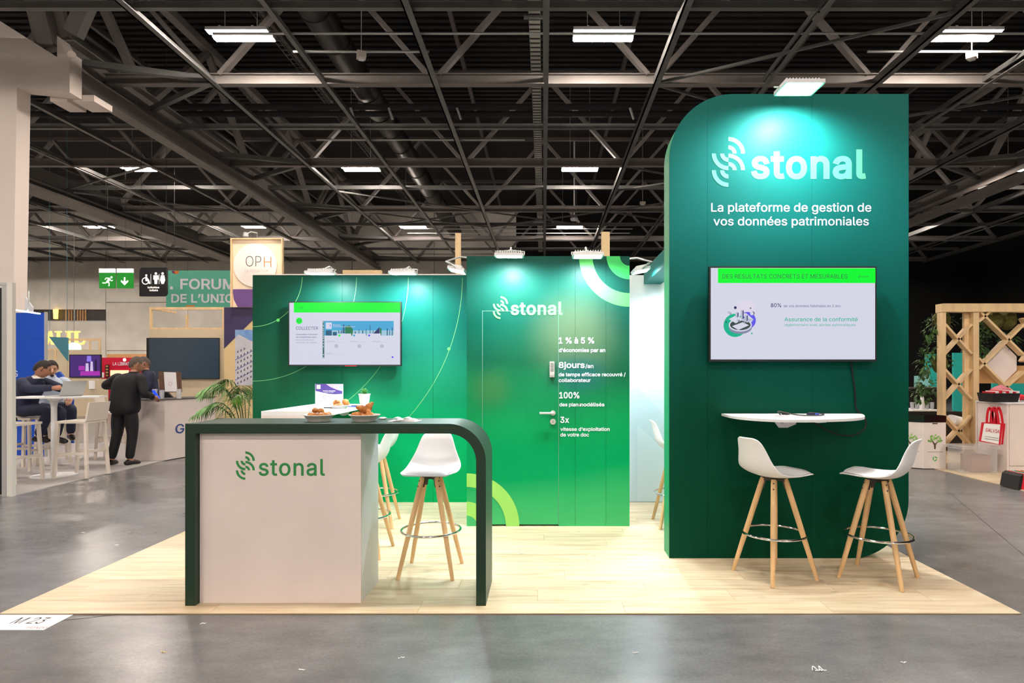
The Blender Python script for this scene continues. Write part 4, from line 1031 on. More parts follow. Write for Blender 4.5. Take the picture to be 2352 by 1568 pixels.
for i, (dx, dy, dz, rz, ti, lab) in enumerate(((-.03, -.02, .038, .3, .2, 'croissant lying left at the front of the right bowl'), (.035, -.015, .036, -.5, -.1, 'croissant lying right at the front of the right bowl'), (-.012, .03, .05, 1.2, .1, 'croissant half hidden at the back of the right bowl'), (-.005, .0, .076, .1, .35, 'croissant lying on top of the pile in the right bowl'), (.018, .015, .082, 1.3, -.9, 'croissant standing upright at the top of the right bowl'))):
    croissant(b2[0]+dx, YBo+dy, zb+dz, .095, .024, rz, ti, lab)
YPl = 5.95; zp = 1.1002; pp = W(780, 930, YPl)
solo(MB().lathe((pp[0], YPl, zp), [(0, 0), (.062, 0), (.07, .006), (.082, .026), (.088, .027), (.086, .031), (.078, .03), (.06, .012), (0, .01)], 32, sx=1.05).build('plate', MATS['white_plastic'], smooth=True), 'small white plate of pastries on the white side table', 'plate')
croissant(pp[0]+.055, YPl+.01, zp+.058, .08, .03, 1.2, .5, 'round croissant on the right of the side table plate', 'pastry_light')
sw = MB()
P_ = [(pp[0]-.03+.032*(1-i/26)*math.cos(i*.5), YPl-.0, zp+.045+.032*(1-i/26)*math.sin(i*.5)) for i in range(26)]
solo(sw.tube(P_, [.012]*26, 8).build('pastry_swirl', MATS['pastry'], smooth=True), 'swirled raisin pastry on the left of the side table plate', 'pastry')
croissant(pp[0]+.01, YPl-.035, zp+.032, .08, .018, -.1, 0, 'flat pastry at the front of the side table plate', 'pastry_light')
# napkins and a paper cup
nk = thing('napkin_stack', 'small stack of white paper napkins on the green counter', 'napkins', (X_(930, YBo), YBo, zb))
for i in range(4):
    mb = MB(); mb.M = Matrix.Translation((X_(930, YBo)+.004*i, YBo, zb+.0035*i)) @ Matrix.Rotation(.12*i-.1, 4, 'Z'); s_ = (.095, .07, .06, .05)[i]
    mb.box(-s_, s_, -.06, .06, 0, .003).build('napkin', MATS['paper'], nk)
mb = MB(); P_ = [(X_(905, YBo)+i*.014, YBo-.03, zb+.016+.006*math.sin(i*1.3)) for i in range(9)]
mb.prism([(p[0], p[1], p[2]) for p in P_]+[(p[0], p[1], p[2]+.004) for p in P_[::-1]], (0, .07, 0)).build('crumpled_napkin', MATS['paper'], nk)
solo(MB().blob((X_(879, 4.12), 4.12, zb+.008), .03, .02, .009, .1, 2).build('crumpled_tissue', MATS['paper'], smooth=True), 'small crumpled white tissue behind the right bowl', 'tissue')
for i, (px, m, lab) in enumerate(((757, 'black', 'dark pen left of the plate on the side table'), (813, 'plug_blue', 'blue pen right of the plate on the side table'), (820, 'navy', 'dark pen beside the small plant pot'))):
    y_ = (5.95, 6.15, 6.3)[i]; x_ = X_(px, y_); solo(MB().tube([(x_-.06, y_+.01, 1.106), (x_+.05, y_-.02, 1.106), (x_+.062, y_-.023, 1.106)], [.005, .005, .002], 8).build('pen', MATS[m], smooth=True), lab, 'pen')
# timber posts behind the stand wall
for i, (a, b, tp_) in enumerate(((1045.5, 1057.5, 535), (1382, 1400.5, 532))):
    Yp = 7.0; o = solo(MB().box(X_(a, Yp), X_(b, Yp), Yp, Yp+.06, 0, Z_(tp_, Yp)).build('timber_post', MATS['pine']), ('raw timber post rising behind the left edge of the storage cabin', 'raw timber post rising behind the right half of the storage cabin')[i], 'post')
solo(MB().box(X_(787, 7.2), X_(875, 7.2), 7.2, 7.26, Z_(634, 7.2), Z_(620, 7.2)).build('timber_board', MATS['pine']), 'short timber board showing just above the green back wall', 'board')
# litter and stand number on the hall floor
st_ = thing('floor_sticker', 'white paper sticker on the concrete printed M 23', 'sticker', (-3.2, 3.55, 0))
MB().prism([(-3.62, 3.645, .0008), (-2.815, 3.645, .0008), (-2.815, 3.43, .0008), (-3.62, 3.43, .0008)], (0, 0, .0012)).build('sheet', MATS['paper'], st_)
text('M 23', mat('print_black', (34, 34, 38), .6), st_, (-3.085, 3.515, .0026), (1, 0, 0), (0, 1, 0), .18, .088, bold=.004)
text('Hexpo', mat('print_red', (150, 60, 60), .6), st_, (-2.935, 3.448, .0026), (1, 0, 0), (0, 1, 0), .115, .03)
for i, (px, py) in enumerate(((693, 1540), (922, 1512), (1880, 1541), (467, 1433), (376, 1498), (2075, 1522), (192, 1224), (268, 1252), (1460, 1500))):
    y_ = 2030/(py-VY); x_ = X_(px, y_); mb = MB(); n = 4; P_ = [(x_+(k-n/2)*.008, y_+random.uniform(-.006, .006), .002+.006*random.random()) for k in range(n+1)]
    mb.tube(P_, .0025 if i != 2 else .003, 5); solo(mb.build('paper_scrap', MATS['paper'] if i != 4 else MATS['pine']), 'tiny litter scrap on the concrete '+('below the counter arch at the bottom edge', 'right of the first scrap, below the arch', 'at the bottom right', 'just in front of the left counter leg', 'left, yellowish, near the bottom', 'at the far bottom right', 'on the grey aisle left of the oak, upper one', 'on the aisle left of the oak floor', 'at the bottom in the middle')[i], 'litter', 'scraps on the concrete floor')
cable('cable_tie', 'bent white strip of litter in front of the tower on the concrete', [(X_(1866, 2.96)+.01*k, 2.96+.02*math.sin(k*1.9), .004+.012*abs(math.sin(k*1.2))) for k in range(7)], .002, MATS['paper'], 'litter')

# ------------------------------------------------------------------ people
def skin_mesh(J, E, sub=1):
    names = list(J); me = bpy.data.meshes.new('s'); me.from_pydata([J[n][0] for n in names], [(names.index(a), names.index(b)) for a, b in E], [])
    o = bpy.data.objects.new('s', me); COL.objects.link(o)
    o.modifiers.new('k', 'SKIN'); sv = me.skin_vertices[0].data
    for i, n in enumerate(names): sv[i].radius = (J[n][1], J[n][1] if len(J[n]) < 3 else J[n][2]); sv[i].use_root = (i == 0)
    u = o.modifiers.new('u', 'SUBSURF'); u.levels = sub; u.render_levels = sub
    dg = bpy.context.evaluated_depsgraph_get(); dg.update(); m2 = bpy.data.meshes.new_from_object(o.evaluated_get(dg)); bpy.data.objects.remove(o); bpy.data.meshes.remove(me)
    return m2
def person(label, loc, yaw, J, c, head_yaw=0, head_pitch=0, lean=(0, 0), seated=False):
    """J: joints in a frame where +x is ahead of the person and +y is their left; c: materials"""
    root = thing('person', label, 'person', (0, 0, 0)); root.location = loc; root.rotation_euler.z = yaw
    def put(name, me, m):
        me.materials.clear(); me.materials.append(MATS[m]); me.polygons.foreach_set('use_smooth', [True]*len(me.polygons))
        o = bpy.data.objects.new(name, me); COL.objects.link(o); o.parent = root; return o
    V = lambda n: Vector(J[n])
    def mid(a, b, t=.5): return V(a).lerp(V(b), t)
    # one continuous body, head and hands included
    B = {'pelvis': (V('pelvis'), .085), 'waist': (V('waist'), .10), 'chest': (V('chest'), .105), 'neck': (V('neck'), .055), 'head0': (V('head')-Vector((.01, 0, .05)), .055)}
    E_ = [('pelvis', 'waist'), ('waist', 'chest'), ('chest', 'neck'), ('neck', 'head0')]
    for s in 'LR':
        B.update({'sh'+s: (V('sh'+s)-Vector((0, 0, .03)), .042), 'el'+s: (V('el'+s), .036), 'wr'+s: (V('wr'+s), .028), 'hip'+s: (V('hip'+s), .058), 'kn'+s: (V('kn'+s), .038), 'an'+s: (V('an'+s), .042), 'toe'+s: (V('toe'+s), .036)})
        E_ += [('chest', 'sh'+s), ('sh'+s, 'el'+s), ('el'+s, 'wr'+s), ('pelvis', 'hip'+s), ('hip'+s, 'kn'+s), ('kn'+s, 'an'+s), ('an'+s, 'toe'+s)]
    base = skin_mesh(B, E_)
    bm = bmesh.new(); bm.from_mesh(base); bpy.data.meshes.remove(base)
    mb = MB(); mb.bm = bm
    # hands: palm plus five unequal bent digits
    for s in 'LR':
        w_ = V('wr'+s); d = (w_-V('el'+s)).normalized(); side = d.cross(Vector((0, 0, 1)))
        side = side.normalized() if side.length > .1 else Vector((0, 1, 0)); dn = Vector(J.get('curl'+s, (0, 0, -1))).normalized(); sg = 1 if s == 'L' else -1
        mb.tube([w_-d*.02, w_+d*.03, w_+d*.075, w_+d*.09], [.026, .036, .04, .03], 10)
        for k, L_ in enumerate((.066, .076, .07, .055)):
            b0 = w_+d*.08+side*(.027-.018*k)*sg; mb.tube([b0, b0+d*L_*.45+dn*.004, b0+d*L_*.75+dn*L_*.3, b0+d*L_*.85+dn*L_*.6], [.0095, .009, .008, .0065], 6)
        b0 = w_+d*.03+side*.032*sg; mb.tube([b0-side*.01*sg, b0+d*.02+side*.022*sg, b0+d*.05+side*.026*sg+dn*.012], [.013, .011, .008], 6)
    # head
    Hc = V('head'); R = Matrix.Rotation(head_yaw, 3, 'Z') @ Matrix.Rotation(head_pitch, 3, 'Y')
    def hp(p): return Hc+R @ Vector(p)
    r = bmesh.ops.create_uvsphere(bm, u_segments=24, v_segments=18, radius=1)
    for v in r['verts']:
        x, y, z = v.co; t = max(0, -z); jaw = 1-.34*t; xx = x*(.098 if x < 0 else .094)*(1-.12*t); 
        if x > .6 and z < .1: xx += .006
        if z < -.2 and x > 0: xx += .012*t
        if .0 < z < .25 and x > .8 and .2 < abs(y) < .55: xx -= .008
        v.co = hp((xx, y*.078*jaw, z*.122))
    mb.tube([hp((.088, 0, .022)), hp((.108, 0, -.016)), hp((.116, 0, -.03)), hp((.092, 0, -.04))], [.007, .011, .014, .008], 8)
    mb.tube([hp((.088, -.024, -.062)), hp((.101, 0, -.060)), hp((.088, .024, -.062))], [.004, .0075, .004], 6)
    for sg in (-1, 1):
        mb.tube([hp((-.01, .074*sg, -.03)), hp((-.005, .086*sg, 0)), hp((-.012, .087*sg, .026)), hp((-.022, .076*sg, .03))], [.008, .013, .014, .008], 8)
    bmesh.ops.recalc_face_normals(bm, faces=bm.faces)
    me = bpy.data.meshes.new('body'); bm.to_mesh(me); bm.free(); body = put('body', me, c['skin'])
    mb = MB()
    for sg in (-1, 1): mb.blob(hp((.082, .031*sg, .006)), .011, .013, .009, 0, 2)
    e_ = mb.build('eyes', MATS['eye_dark'], None, smooth=True); e_.parent = body
    mb = MB()
    for sg in (-1, 1): mb.tube([hp((.090, .016*sg, .026)), hp((.091, .034*sg, .031)), hp((.078, .052*sg, .024))], [.004, .005, .003], 5)
    e_ = mb.build('eyebrows', MATS[c['hair']], None); e_.parent = body
    # hair
    bm = bmesh.new(); r = bmesh.ops.create_uvsphere(bm, u_segments=28, v_segments=20, radius=1); kill = []
    for v in r['verts']:
        x, y, z = v.co; line = .30+.45*max(0, x) if x > -.1 else .30-1.0*min(.75, -x-.1)
        if abs(y) > .8 and x > -.1: line = .15
        if z < line-.12: kill.append(v)
        k = 1.0+(.10 if z > line else .0)+random.uniform(-.015, .015); v.co = hp((x*.101*k, y*.082*k, z*.124*k+.003))
    bmesh.ops.delete(bm, geom=kill, context='VERTS')
    me = bpy.data.meshes.new('hair'); bm.to_mesh(me); bm.free(); h_ = put('hair', me, c['hair'])
    if c.get('beard'):
        mb = MB(); mb.tube([hp((.096, -.022, -.05)), hp((.108, 0, -.046)), hp((.096, .022, -.05))], [.003, .005, .003], 6); mb.blob(hp((.092, 0, -.092)), .016, .026, .02, .05, 2)
        put('beard', (lambda m_: m_)(mb.build('tmp', MATS[c['hair']]).data), c['hair']); bpy.data.objects.remove(bpy.data.objects['tmp'])
    # jacket / shirt
    G = c.get('girth', 1)
    mb = MB(); UP = Vector((0, 0, 1)); cen = [V('hem') if 'hem' in J else V('pelvis')-Vector((0, 0, .07)), V('pelvis')+Vector((0, 0, .04)), V('waist'), V('chest'), (V('shL')+V('shR'))/2+Vector((.01, 0, .03)), V('neck')-Vector((0, 0, .035)), V('neck')-Vector((0, 0, .0))]
    rad = [(.195, .150), (.178, .140), (.168, .130), (.195, .138), (.165, .105), (.082, .078), (.066, .066)]; n = 22; rings = []
    sdv = (V('shL')-V('shR')); sdv.normalize(); hpv = (V('hipL')-V('hipR')); hpv.normalize()
    for q, (p, (ra, rb_)) in enumerate(zip(cen, rad)):
        e = hpv.lerp(sdv, min(1, q/3)).normalized(); ax = (cen[min(q+1, 6)]-cen[max(q-1, 0)]).normalized(); f = e.cross(ax).normalized(); g_ = G if q < 5 else 1
        rings.append(mb.v(*[p+e*(ra*g_*math.copysign(abs(math.cos(2*PI*k/n))**.85, math.cos(2*PI*k/n)))+f*(rb_*g_*math.copysign(abs(math.sin(2*PI*k/n))**.85, math.sin(2*PI*k/n))) for k in range(n)]))
    for a, b in zip(rings, rings[1:]):
        for k in range(n): mb.face([a[k], a[(k+1) % n], b[(k+1) % n], b[k]])
    mb.face(rings[0][::-1]); mb.face(rings[-1])
    G2 = (1+G)/2
    for s in 'LR':
        sh, el, wr = V('sh'+s), V('el'+s), V('wr'+s); inn = sh.lerp((V('shL')+V('shR'))/2, .35); d = (wr-el).normalized()
        mb.tube(smooth_poly([tuple(inn), tuple(sh), tuple(sh.lerp(el, .5)), tuple(el), tuple(el.lerp(wr, .5)), tuple(wr-d*.01)], 4), [.06, .072, .078, .08]+[.08-.002*k for k in range(4)]+[.072-.002*k for k in range(4)]+[.066-.003*k for k in range(4)]+[.054-.002*k for k in range(4)]+[.046], 12)
    mb.build('tmp_jacket', MATS[c['top']], None); jo = bpy.data.objects['tmp_jacket']; jm = jo.data; bpy.data.objects.remove(jo)
    jo = put(c.get('topname', 'jacket'), jm, c['top']); sm = jo.modifiers.new('u', 'SUBSURF'); sm.levels = 1; sm.render_levels = 1
    if c.get('collar'):
        mb = MB(); n0 = V('neck'); mb.tube([n0-Vector((0, 0, .03)), n0+Vector((0, 0, .012))], [.08, .064], 16); o = mb.build('shirt_collar', MATS[c['collar']], None, smooth=True); o.parent = root
    tr = {'pelvis': (V('pelvis')-Vector((0, 0, .02)), .105)}; E_ = []
    for s in 'LR':
        tr.update({'hip'+s: (V('hip'+s), .098), 'th'+s: (mid('hip'+s, 'kn'+s), .095*(1+G)/2), 'kn'+s: (V('kn'+s), .078), 'sn'+s: (mid('kn'+s, 'an'+s), .07), 'an'+s: (V('an'+s)+Vector((0, 0, .0)), .062)}); E_ += [('pelvis', 'hip'+s), ('hip'+s, 'th'+s), ('th'+s, 'kn'+s), ('kn'+s, 'sn'+s), ('sn'+s, 'an'+s)]
    put('trousers', skin_mesh(tr, E_), c['legs'])
    for s in 'LR':
        a = V('an'+s); t = V('toe'+s); d = (t-a); d.z = 0; d.normalize(); mb = MB(); z = min(a.z, t.z)
        mb.tube([Vector((a.x, a.y, t.z+.012))-d*.07, Vector((a.x, a.y, t.z+.022))-d*.03, Vector((a.x, a.y, t.z+.02))+d*.06, t+d*.03, t+d*.07], [.028, .046, .043, .04, .02], 10)
        o = mb.build('shoe', MATS[c['shoe']], None, smooth=True); o.parent = root
    return root
mat('eye_dark', (40, 30, 26), .2)
# man in black, seen from behind (faces away, +y of the hall)
person('man in black suit standing with his back to us beside the grey counter', (-6.53, 9.5, 0), math.radians(82),
       dict(pelvis=(0, 0, .95), hem=(-.0, 0, .77), waist=(.0, -.01, 1.1), chest=(.02, -.05, 1.29), neck=(.05, -.11, 1.45), head=(.09, -.125, 1.565),
            shL=(.0, .14, 1.36), elL=(.02, .36, 1.24), wrL=(.24, .26, 1.24), shR=(.02, -.25, 1.36), elR=(.02, -.33, 1.12), wrR=(.22, -.30, 1.06), curlL=(1, 0, -1),
            hipL=(0, .10, .86), knL=(.02, .15, .49), anL=(-.04, .20, .09), toeL=(.06, .23, .03), hipR=(0, -.10, .86), knR=(.04, -.10, .49), anR=(.0, -.08, .09), toeR=(.1, -.10, .03)),
       dict(skin='skin_tan', hair='hair_grey', top='suit_black', legs='suit_black', shoe='shoe', collar='suit_black', hemr=.158, girth=1.24), head_yaw=-.5, head_pitch=.15)
person('man in dark suit with lanyard behind the grey counter, turned to the left', (-7.34, 11.35, 0), math.radians(215),
       dict(pelvis=(0, 0, .98), hem=(0, 0, .88), waist=(0, 0, 1.13), chest=(.02, 0, 1.33), neck=(.05, 0, 1.49), head=(.09, 0, 1.61),
            shL=(.02, .2, 1.41), elL=(.06, .27, 1.16), wrL=(.28, .2, 1.14), shR=(.02, -.2, 1.41), elR=(.06, -.27, 1.16), wrR=(.28, -.16, 1.14),
            hipL=(0, .10, .88), knL=(.02, .11, .5), anL=(0, .12, .09), toeL=(.12, .13, .03), hipR=(0, -.10, .88), knR=(.02, -.11, .5), anR=(0, -.12, .09), toeR=(.12, -.13, .03)),
       dict(skin='skin_tan', hair='hair_grey', top='navy', legs='navy', shoe='shoe', collar='black_soft', hemr=.15, girth=1.15), head_pitch=.2)
sit = lambda dx=0: dict(hipL=(.02, .10, .78), hipR=(.02, -.10, .78))
person('man in navy suit seated at the high white table, leaning over the laptop', (-7.68, 9.02, .05), math.radians(-4),
       dict(pelvis=(0, 0, .88), waist=(.0, 0, 1.02), chest=(.12, 0, 1.2), neck=(.2, 0, 1.34), head=(.28, .0, 1.445),
            shL=(.14, .18, 1.25), elL=(.36, .24, 1.16), wrL=(.58, .14, 1.175), shR=(.14, -.19, 1.25), elR=(.32, -.26, 1.165), wrR=(.56, -.12, 1.175),
            hipL=(.03, .10, .84), knL=(.46, .14, .84), anL=(.36, .14, .42), toeL=(.47, .14, .37), hipR=(.03, -.10, .84), knR=(.5, -.12, .86), anR=(.32, -.12, .46), toeR=(.43, -.12, .41)),
       dict(skin='skin_tan', hair='hair_dark', top='navy', legs='navy', shoe='shoe', collar='shirt_white'), head_yaw=.75, head_pitch=.3)
person('dark-haired man in pale blue shirt seated behind the high table holding a cup', (-7.86, 9.7, .05), math.radians(-42),
       dict(pelvis=(0, 0, .88), waist=(.0, 0, 1.02), chest=(.04, 0, 1.2), neck=(.07, 0, 1.35), head=(.11, .0, 1.46),
            shL=(.05, .18, 1.25), elL=(.16, .27, 1.06), wrL=(.34, .2, .98), shR=(.05, -.18, 1.25), elR=(.22, -.24, 1.12), wrR=(.40, -.10, 1.2),
            hipL=(.03, .10, .84), knL=(.44, .2, .84), anL=(.36, .2, .42), toeL=(.47, .2, .37), hipR=(.03, -.10, .84), knR=(.46, -.1, .84), anR=(.36, -.1, .42), toeR=(.47, -.1, .37)),
       dict(skin='skin', hair='hair_dark', top='shirt', legs='navy', shoe='shoe', topname='shirt', hemr=.15, beard=True, collar='shirt'), head_pitch=.25)

# ------------------------------------------------------------------ neighbour stand, left
cp = sbox('floor_carpet', MATS['carpet'], -12, -6.22, 7.16, 12.4, .0, .012)
# open end of a stand wall at the far left of the picture
Yp = 7.12
wp = thing('partition_frame', 'tall pale metal edge of a stand wall at the far left of the picture', 'partition', (-6.25, Yp, 0)); wp['kind'] = 'structure'
MB().box(X_(15.5, Yp), X_(28, Yp), Yp, Yp+.05, 0, 2.5).build('post', mat('post_paint', (206, 204, 196), .5), wp)
MB().box(X_(3, Yp), X_(15, Yp), Yp+.005, Yp+.05, 0, 2.47).build('inner_post', MATS['alu'], wp)
MB().box(X_(-60, Yp), X_(2.5, Yp), Yp+.02, Yp+.04, .02, 2.44).build('dark_panel', MATS['black'], wp)
MB().box(X_(-60, Yp), X_(15, Yp), Yp+.002, Yp+.05, 2.471, 2.5).build('top_rail', MATS['alu'], wp)
# blue panel with light tube
Yb = 10.4
bp = thing('blue_panel', 'blue printed panel wall behind the seated men', 'partition', (X_(60, Yb), Yb, 0)); bp['kind'] = 'structure'
MB().box(X_(-30, Yb), X_(102.5, Yb), Yb, Yb+.05, 0.012, Z_(718, Yb)).build('panel', MATS['blue_panel'], bp)
MB().box(X_(102.5, Yb)+.001, X_(104.5, Yb), Yb-.01, Yb+.05, 0.012, Z_(716, Yb)).build('edge_profile', MATS['alu'], bp)
ptext('s', MATS['print_white'], bp, Yb-.002, 31, 41, 865, 851, asc=ASC/1.35)
Yl = 9.9
lt = thing('picture_light', 'bright strip light in front of the top of the blue panel', 'light', (X_(60, Yl), Yl, Z_(715, Yl)))
MB().bar(W(30, 711, Yl), W(90, 720, Yl), .05, .02).build('light_strip', mat('strip_glow', (240, 240, 255), emit=14), lt)
MB().tube([W(64, 714, Yl), W(66, 690, Yl), W(66, 668, Yb+.02), W(64, 718, Yb)], .008, 6).build('arm', MATS['alu'], lt)
# small white banner with P behind
Yq = 11.0
solo(MB().prism([(W(57, 716, Yq)[0], Yq, .012), W(57, 680, Yq), W(74, 705, Yq), (W(76, 722, Yq)[0], Yq, .012)], (0, .03, 0)).build('pointed_totem', MATS['white_paint']), 'small white pointed totem top above the blue panel', 'totem')
# high table
ht = thing('high_table', 'high white meeting table with a central column and laptop', 'table', (-6.85, 8.5, .012))
MB().prism([(-7.28, 8.20, 1.095), (-6.42, 8.30, 1.095), (-6.28, 8.62, 1.095), (-6.34, 8.86, 1.095), (-7.38, 8.80, 1.095)], (0, 0, .02)).build('table_top', MATS['white_paint'], ht)
MB().lathe((-6.83, 8.5, .012), [(0, 0), (.27, 0), (.27, .01), (.05, .02), (.038, .04), (.036, .95), (.05, 1.04), (.1, 1.08), (0, 1.083)], 24).build('pedestal', MATS['white_paint'], ht, smooth=True)
lp = thing('laptop', 'open grey laptop on the high table', 'laptop', (-6.72, 8.62, 1.115))
L0 = W(150, 905, 8.62); tx_ = -6.90
MB().prism([(tx_-.02, 8.45, 1.1152), (tx_+.22, 8.40, 1.1152), (tx_+.30, 8.72, 1.1152), (tx_+.06, 8.77, 1.1152)], (0, 0, .014)).build('keyboard_base', MATS['alu'], lp)
MB().prism([(tx_+.22, 8.40, 1.13), (tx_+.30, 8.72, 1.13), (tx_+.38, 8.70, 1.33), (tx_+.30, 8.38, 1.33)], (.01, 0, 0)).build('lid', MATS['alu'], lp)
MB().prism([(tx_+.218, 8.41, 1.135), (tx_+.296, 8.715, 1.135), (tx_+.372, 8.695, 1.325), (tx_+.294, 8.39, 1.325)], (-.002, 0, 0)).build('screen', MATS['screen_dark'], lp)
cu = solo(MB().lathe((-7.49, 9.36, 1.2), [(0, 0), (.026, 0), (.034, .075), (.031, .075), (.024, .004), (0, .004)], 18).build('cup', MATS['white_plastic'], smooth=True), 'white paper cup held by the man in the pale shirt', 'cup')
def cafe_stool(loc, rz, label, first=[None]):
    if first[0] is None:
        t = thing('cafe_stool', label, 'stool', (0, 0, 0), 'cream plastic bar stools of the left neighbour stand'); m = MATS['cream_plastic']
        MB().box(-.20, .22, -.2, .2, .745, .775).build('seat', m, t, bevel=.012, smooth=True)
        mb = MB(); mb.prism([(-.19, -.2, .775), (-.19, .2, .775), (-.235, .2, 1.03), (-.235, -.2, 1.03)], (-.022, 0, 0)); mb.build('backrest', m, t, bevel=.008, smooth=True)
        for sx in (-1, 1):
            for sy in (-1, 1): MB().bar((sx*.185, sy*.175, .75), (sx*.225-.0, sy*.205, 0), .036, .036).build('leg', m, t, bevel=.006)
        for sy in (-1, 1): MB().bar((-.205, sy*.187, .33), (.205, sy*.187, .33), .02, .034).build('stretcher', m, t)
        for sx, zz in ((1, .30), (-1, .36)): MB().bar((sx*.205, -.187, zz), (sx*.205, .187, zz), .02, .034).build('stretcher', m, t)
        first[0] = t
    else: t = copy_tree(first[0]); t['label'] = label
    t.location = loc; t.rotation_euler.z = rz; return t
cafe_stool((-6.42, 8.47, .012), PI, 'cream bar stool right of the high table, back towards us')
cafe_stool((-6.98, 8.02, .012), PI/2, 'cream bar stool at the left end of the high table, partly behind the metal post')
cafe_stool((-7.68, 9.05, .012), 0, 'cream bar stool under the man in the navy suit')
cafe_stool((-7.86, 9.75, .012), -.8, 'cream bar stool under the man in the pale shirt')
cafe_stool((-7.2, 10.25, .012), .3, 'cream bar stool behind the legs of the man in black')
# coat hanging over left stool
solo(MB().prism([(-7.72, 8.35, .35), (-7.35, 8.35, .3), (-7.32, 8.36, .8), (-7.45, 8.36, 1.0), (-7.7, 8.36, 1.0)], (0, .12, 0)).build('dark_coat', MATS['black_soft'], bevel=.03, smooth=True), 'dark coat draped behind the left bar stool', 'coat')
# counter with GMF lettering
gc = thing('angled_counter', 'pale grey reception counter with blue letters beside the man in black', 'counter', (-6.45, 10.9, 0.012))
xs = (-6.66, -6.2); 
MB().prism([(-6.72, 9.97, .012), (-6.2, 9.97, .012), (-6.04, 10.8, .012), (-6.04, 11.2, .012), (-6.5, 11.2, .012), (-6.72, 10.3, .012)], (0, 0, .985)).build('body', MATS['chipboard_white'], gc)
MB().prism([(-6.74, 9.95, .998), (-6.19, 9.95, .998), (-6.02, 10.8, .998), (-6.02, 11.22, .998), (-6.5, 11.22, .998), (-6.74, 10.3, .998)], (0, 0, .012)).build('counter_top', MATS['steel_dark'], gc)
u_ = Vector((.16, .83, 0)).normalized()
text('GMF', mat('letters_blue', (44, 74, 146), .5), gc, Vector((-6.2, 9.97, .425))+u_*.22+Vector((.003, 0, 0)), u_, (0, 0, 1), .62, .155, bold=.01)
fr = thing('brochure_stand', 'brown wooden display board with a white menu page on the counter', 'stand', (X_(390, 10.3), 10.3, 1.01))
Ys = 10.3
MB().prism([W(364, 853, Ys), W(414, 854, Ys), W(417, 900, Ys), W(366, 902, Ys)], (0, .02, 0)).build('board', mat('walnut', (104, 76, 60), .5, var=.15, scale=20), fr)
MB().prism([W(376, 854, Ys-.004), W(404, 855, Ys-.004), W(407, 899, Ys-.004), W(379, 899, Ys-.004)], (0, .003, 0)).build('page', MATS['paper'], fr)
mb = MB(); x, y, z = W(391, 881, Ys-.006); arc_band(mb, x, z, y, .03, .034, 0, 2*PI, 20); mb.build('round_print', mat('pink_ink', (200, 120, 130), .6), fr)
MB().prism([W(374, 901, Ys), W(384, 901, Ys), W(396, 913, Ys), W(372, 913, Ys)], (0, .05, 0)).build('foot', MATS['black'], fr)
for i, (px, s_) in enumerate(((356, 1), (372, .9), (411, 1))):
    x, y, z = W(px, 913, 10.25)
    solo(MB().lathe((x, y, 1.0102), [(0, 0), (.036, 0), (.04, .16*s_), (.036, .16*s_), (.032, .006), (0, .006)], 18).build('glass_tumbler', MATS['clear_plastic'], smooth=True), ('clear tumbler left of the brown display board', 'low clear tumbler behind the phone', 'clear tumbler right of the brown display board')[i], 'glass')
MB().prism([W(348, 896, 10.1), W(354, 896, 10.1), W(367, 914, 10.1), W(361, 916.4, 10.1)], (0, .012, 0)).build('phone', mat('phone_glow', (40, 80, 240), .3, emit=.9)); ph_ = bpy.data.objects['phone']; solo(ph_, 'phone with a glowing blue screen tilted on the counter', 'phone')
# dark screen wall
Yd = 14.0
dw = thing('beige_partition', 'beige stand wall carrying the large dark screen, timber frame on top', 'partition', (X_(430, Yd), Yd, 0)); dw['kind'] = 'structure'
MB().box(X_(343, Yd), X_(516, Yd), Yd, Yd+.06, 0, Z_(756, Yd)).build('wall_panel', MATS['beige_wall'], dw)
for (a, b, c, d, e) in ((343, 515, 705, 711, 0), (343, 515, 752, 756, 0), (343, 348, 711, 752, 0), (373, 378, 714, 752, .9), (510, 515, 711, 752, 0)):
    MB().box(X_(a, Yd), X_(b, Yd), Yd+e, Yd+e+.05, Z_(d, Yd)+.001, Z_(c, Yd)).build('timber_rail', MATS['pine'], dw)
MB().bar((X_(346, Yd), Yd+.05, Z_(708, Yd)), (X_(346, Yd), Yd+.95, Z_(708, Yd)), .05, .05).build('timber_rail', MATS['pine'], dw)
sc2 = thing('dark_screen', 'large switched-off screen on the beige stand wall', 'screen', (X_(424, Yd), Yd, 1.3))
MB().box(X_(341.5, Yd), X_(505, Yd), Yd-.08, Yd-.002, Z_(870, Yd), Z_(776, Yd)).build('casing', MATS['black'], sc2)
MB().box(X_(343, Yd-.08), X_(503, Yd-.08), Yd-.083, Yd-.0805, Z_(868.5, Yd-.08), Z_(777.5, Yd-.08)).build('glass_front', MATS['screen_dark'], sc2)
# purple wall with photo
Yv = 13.4
pw = thing('purple_partition', 'purple and sand stand wall with a white building photo beside the palm', 'partition', (X_(560, Yv), Yv, 0)); pw['kind'] = 'structure'
MB().box(X_(514.5, Yv), X_(700, Yv), Yv, Yv+.05, 0, Z_(705, Yv)).build('wall_panel', mat('sand', (214, 190, 140), .6), pw)
MB().poly([W(514.5, 705.5, Yv-.003), W(700, 705.5, Yv-.003), W(620, 705.5, Yv-.003), W(580, 736, Yv-.003), W(514.5, 801, Yv-.003)]).build('purple_shape', MATS['purple_dark'], pw)
ph2 = MB().poly([W(540, 757, Yv-.004), W(700, 757, Yv-.004), W(700, 885, Yv-.004), W(540, 885, Yv-.004)]).build('photo_sky', mat('photo_sky', (96, 140, 200), .5, c2=(150, 180, 216), scale=3), pw)
pts = [(540, 776), (548, 768), (560, 774), (575, 782), (600, 786), (700, 790), (700, 885), (540, 885)]
MB().poly([W(*p, Yv-.006) for p in pts]).build('photo_building', mat('photo_white', (196, 196, 204), .5, var=.1, scale=6), pw)
mb = MB()
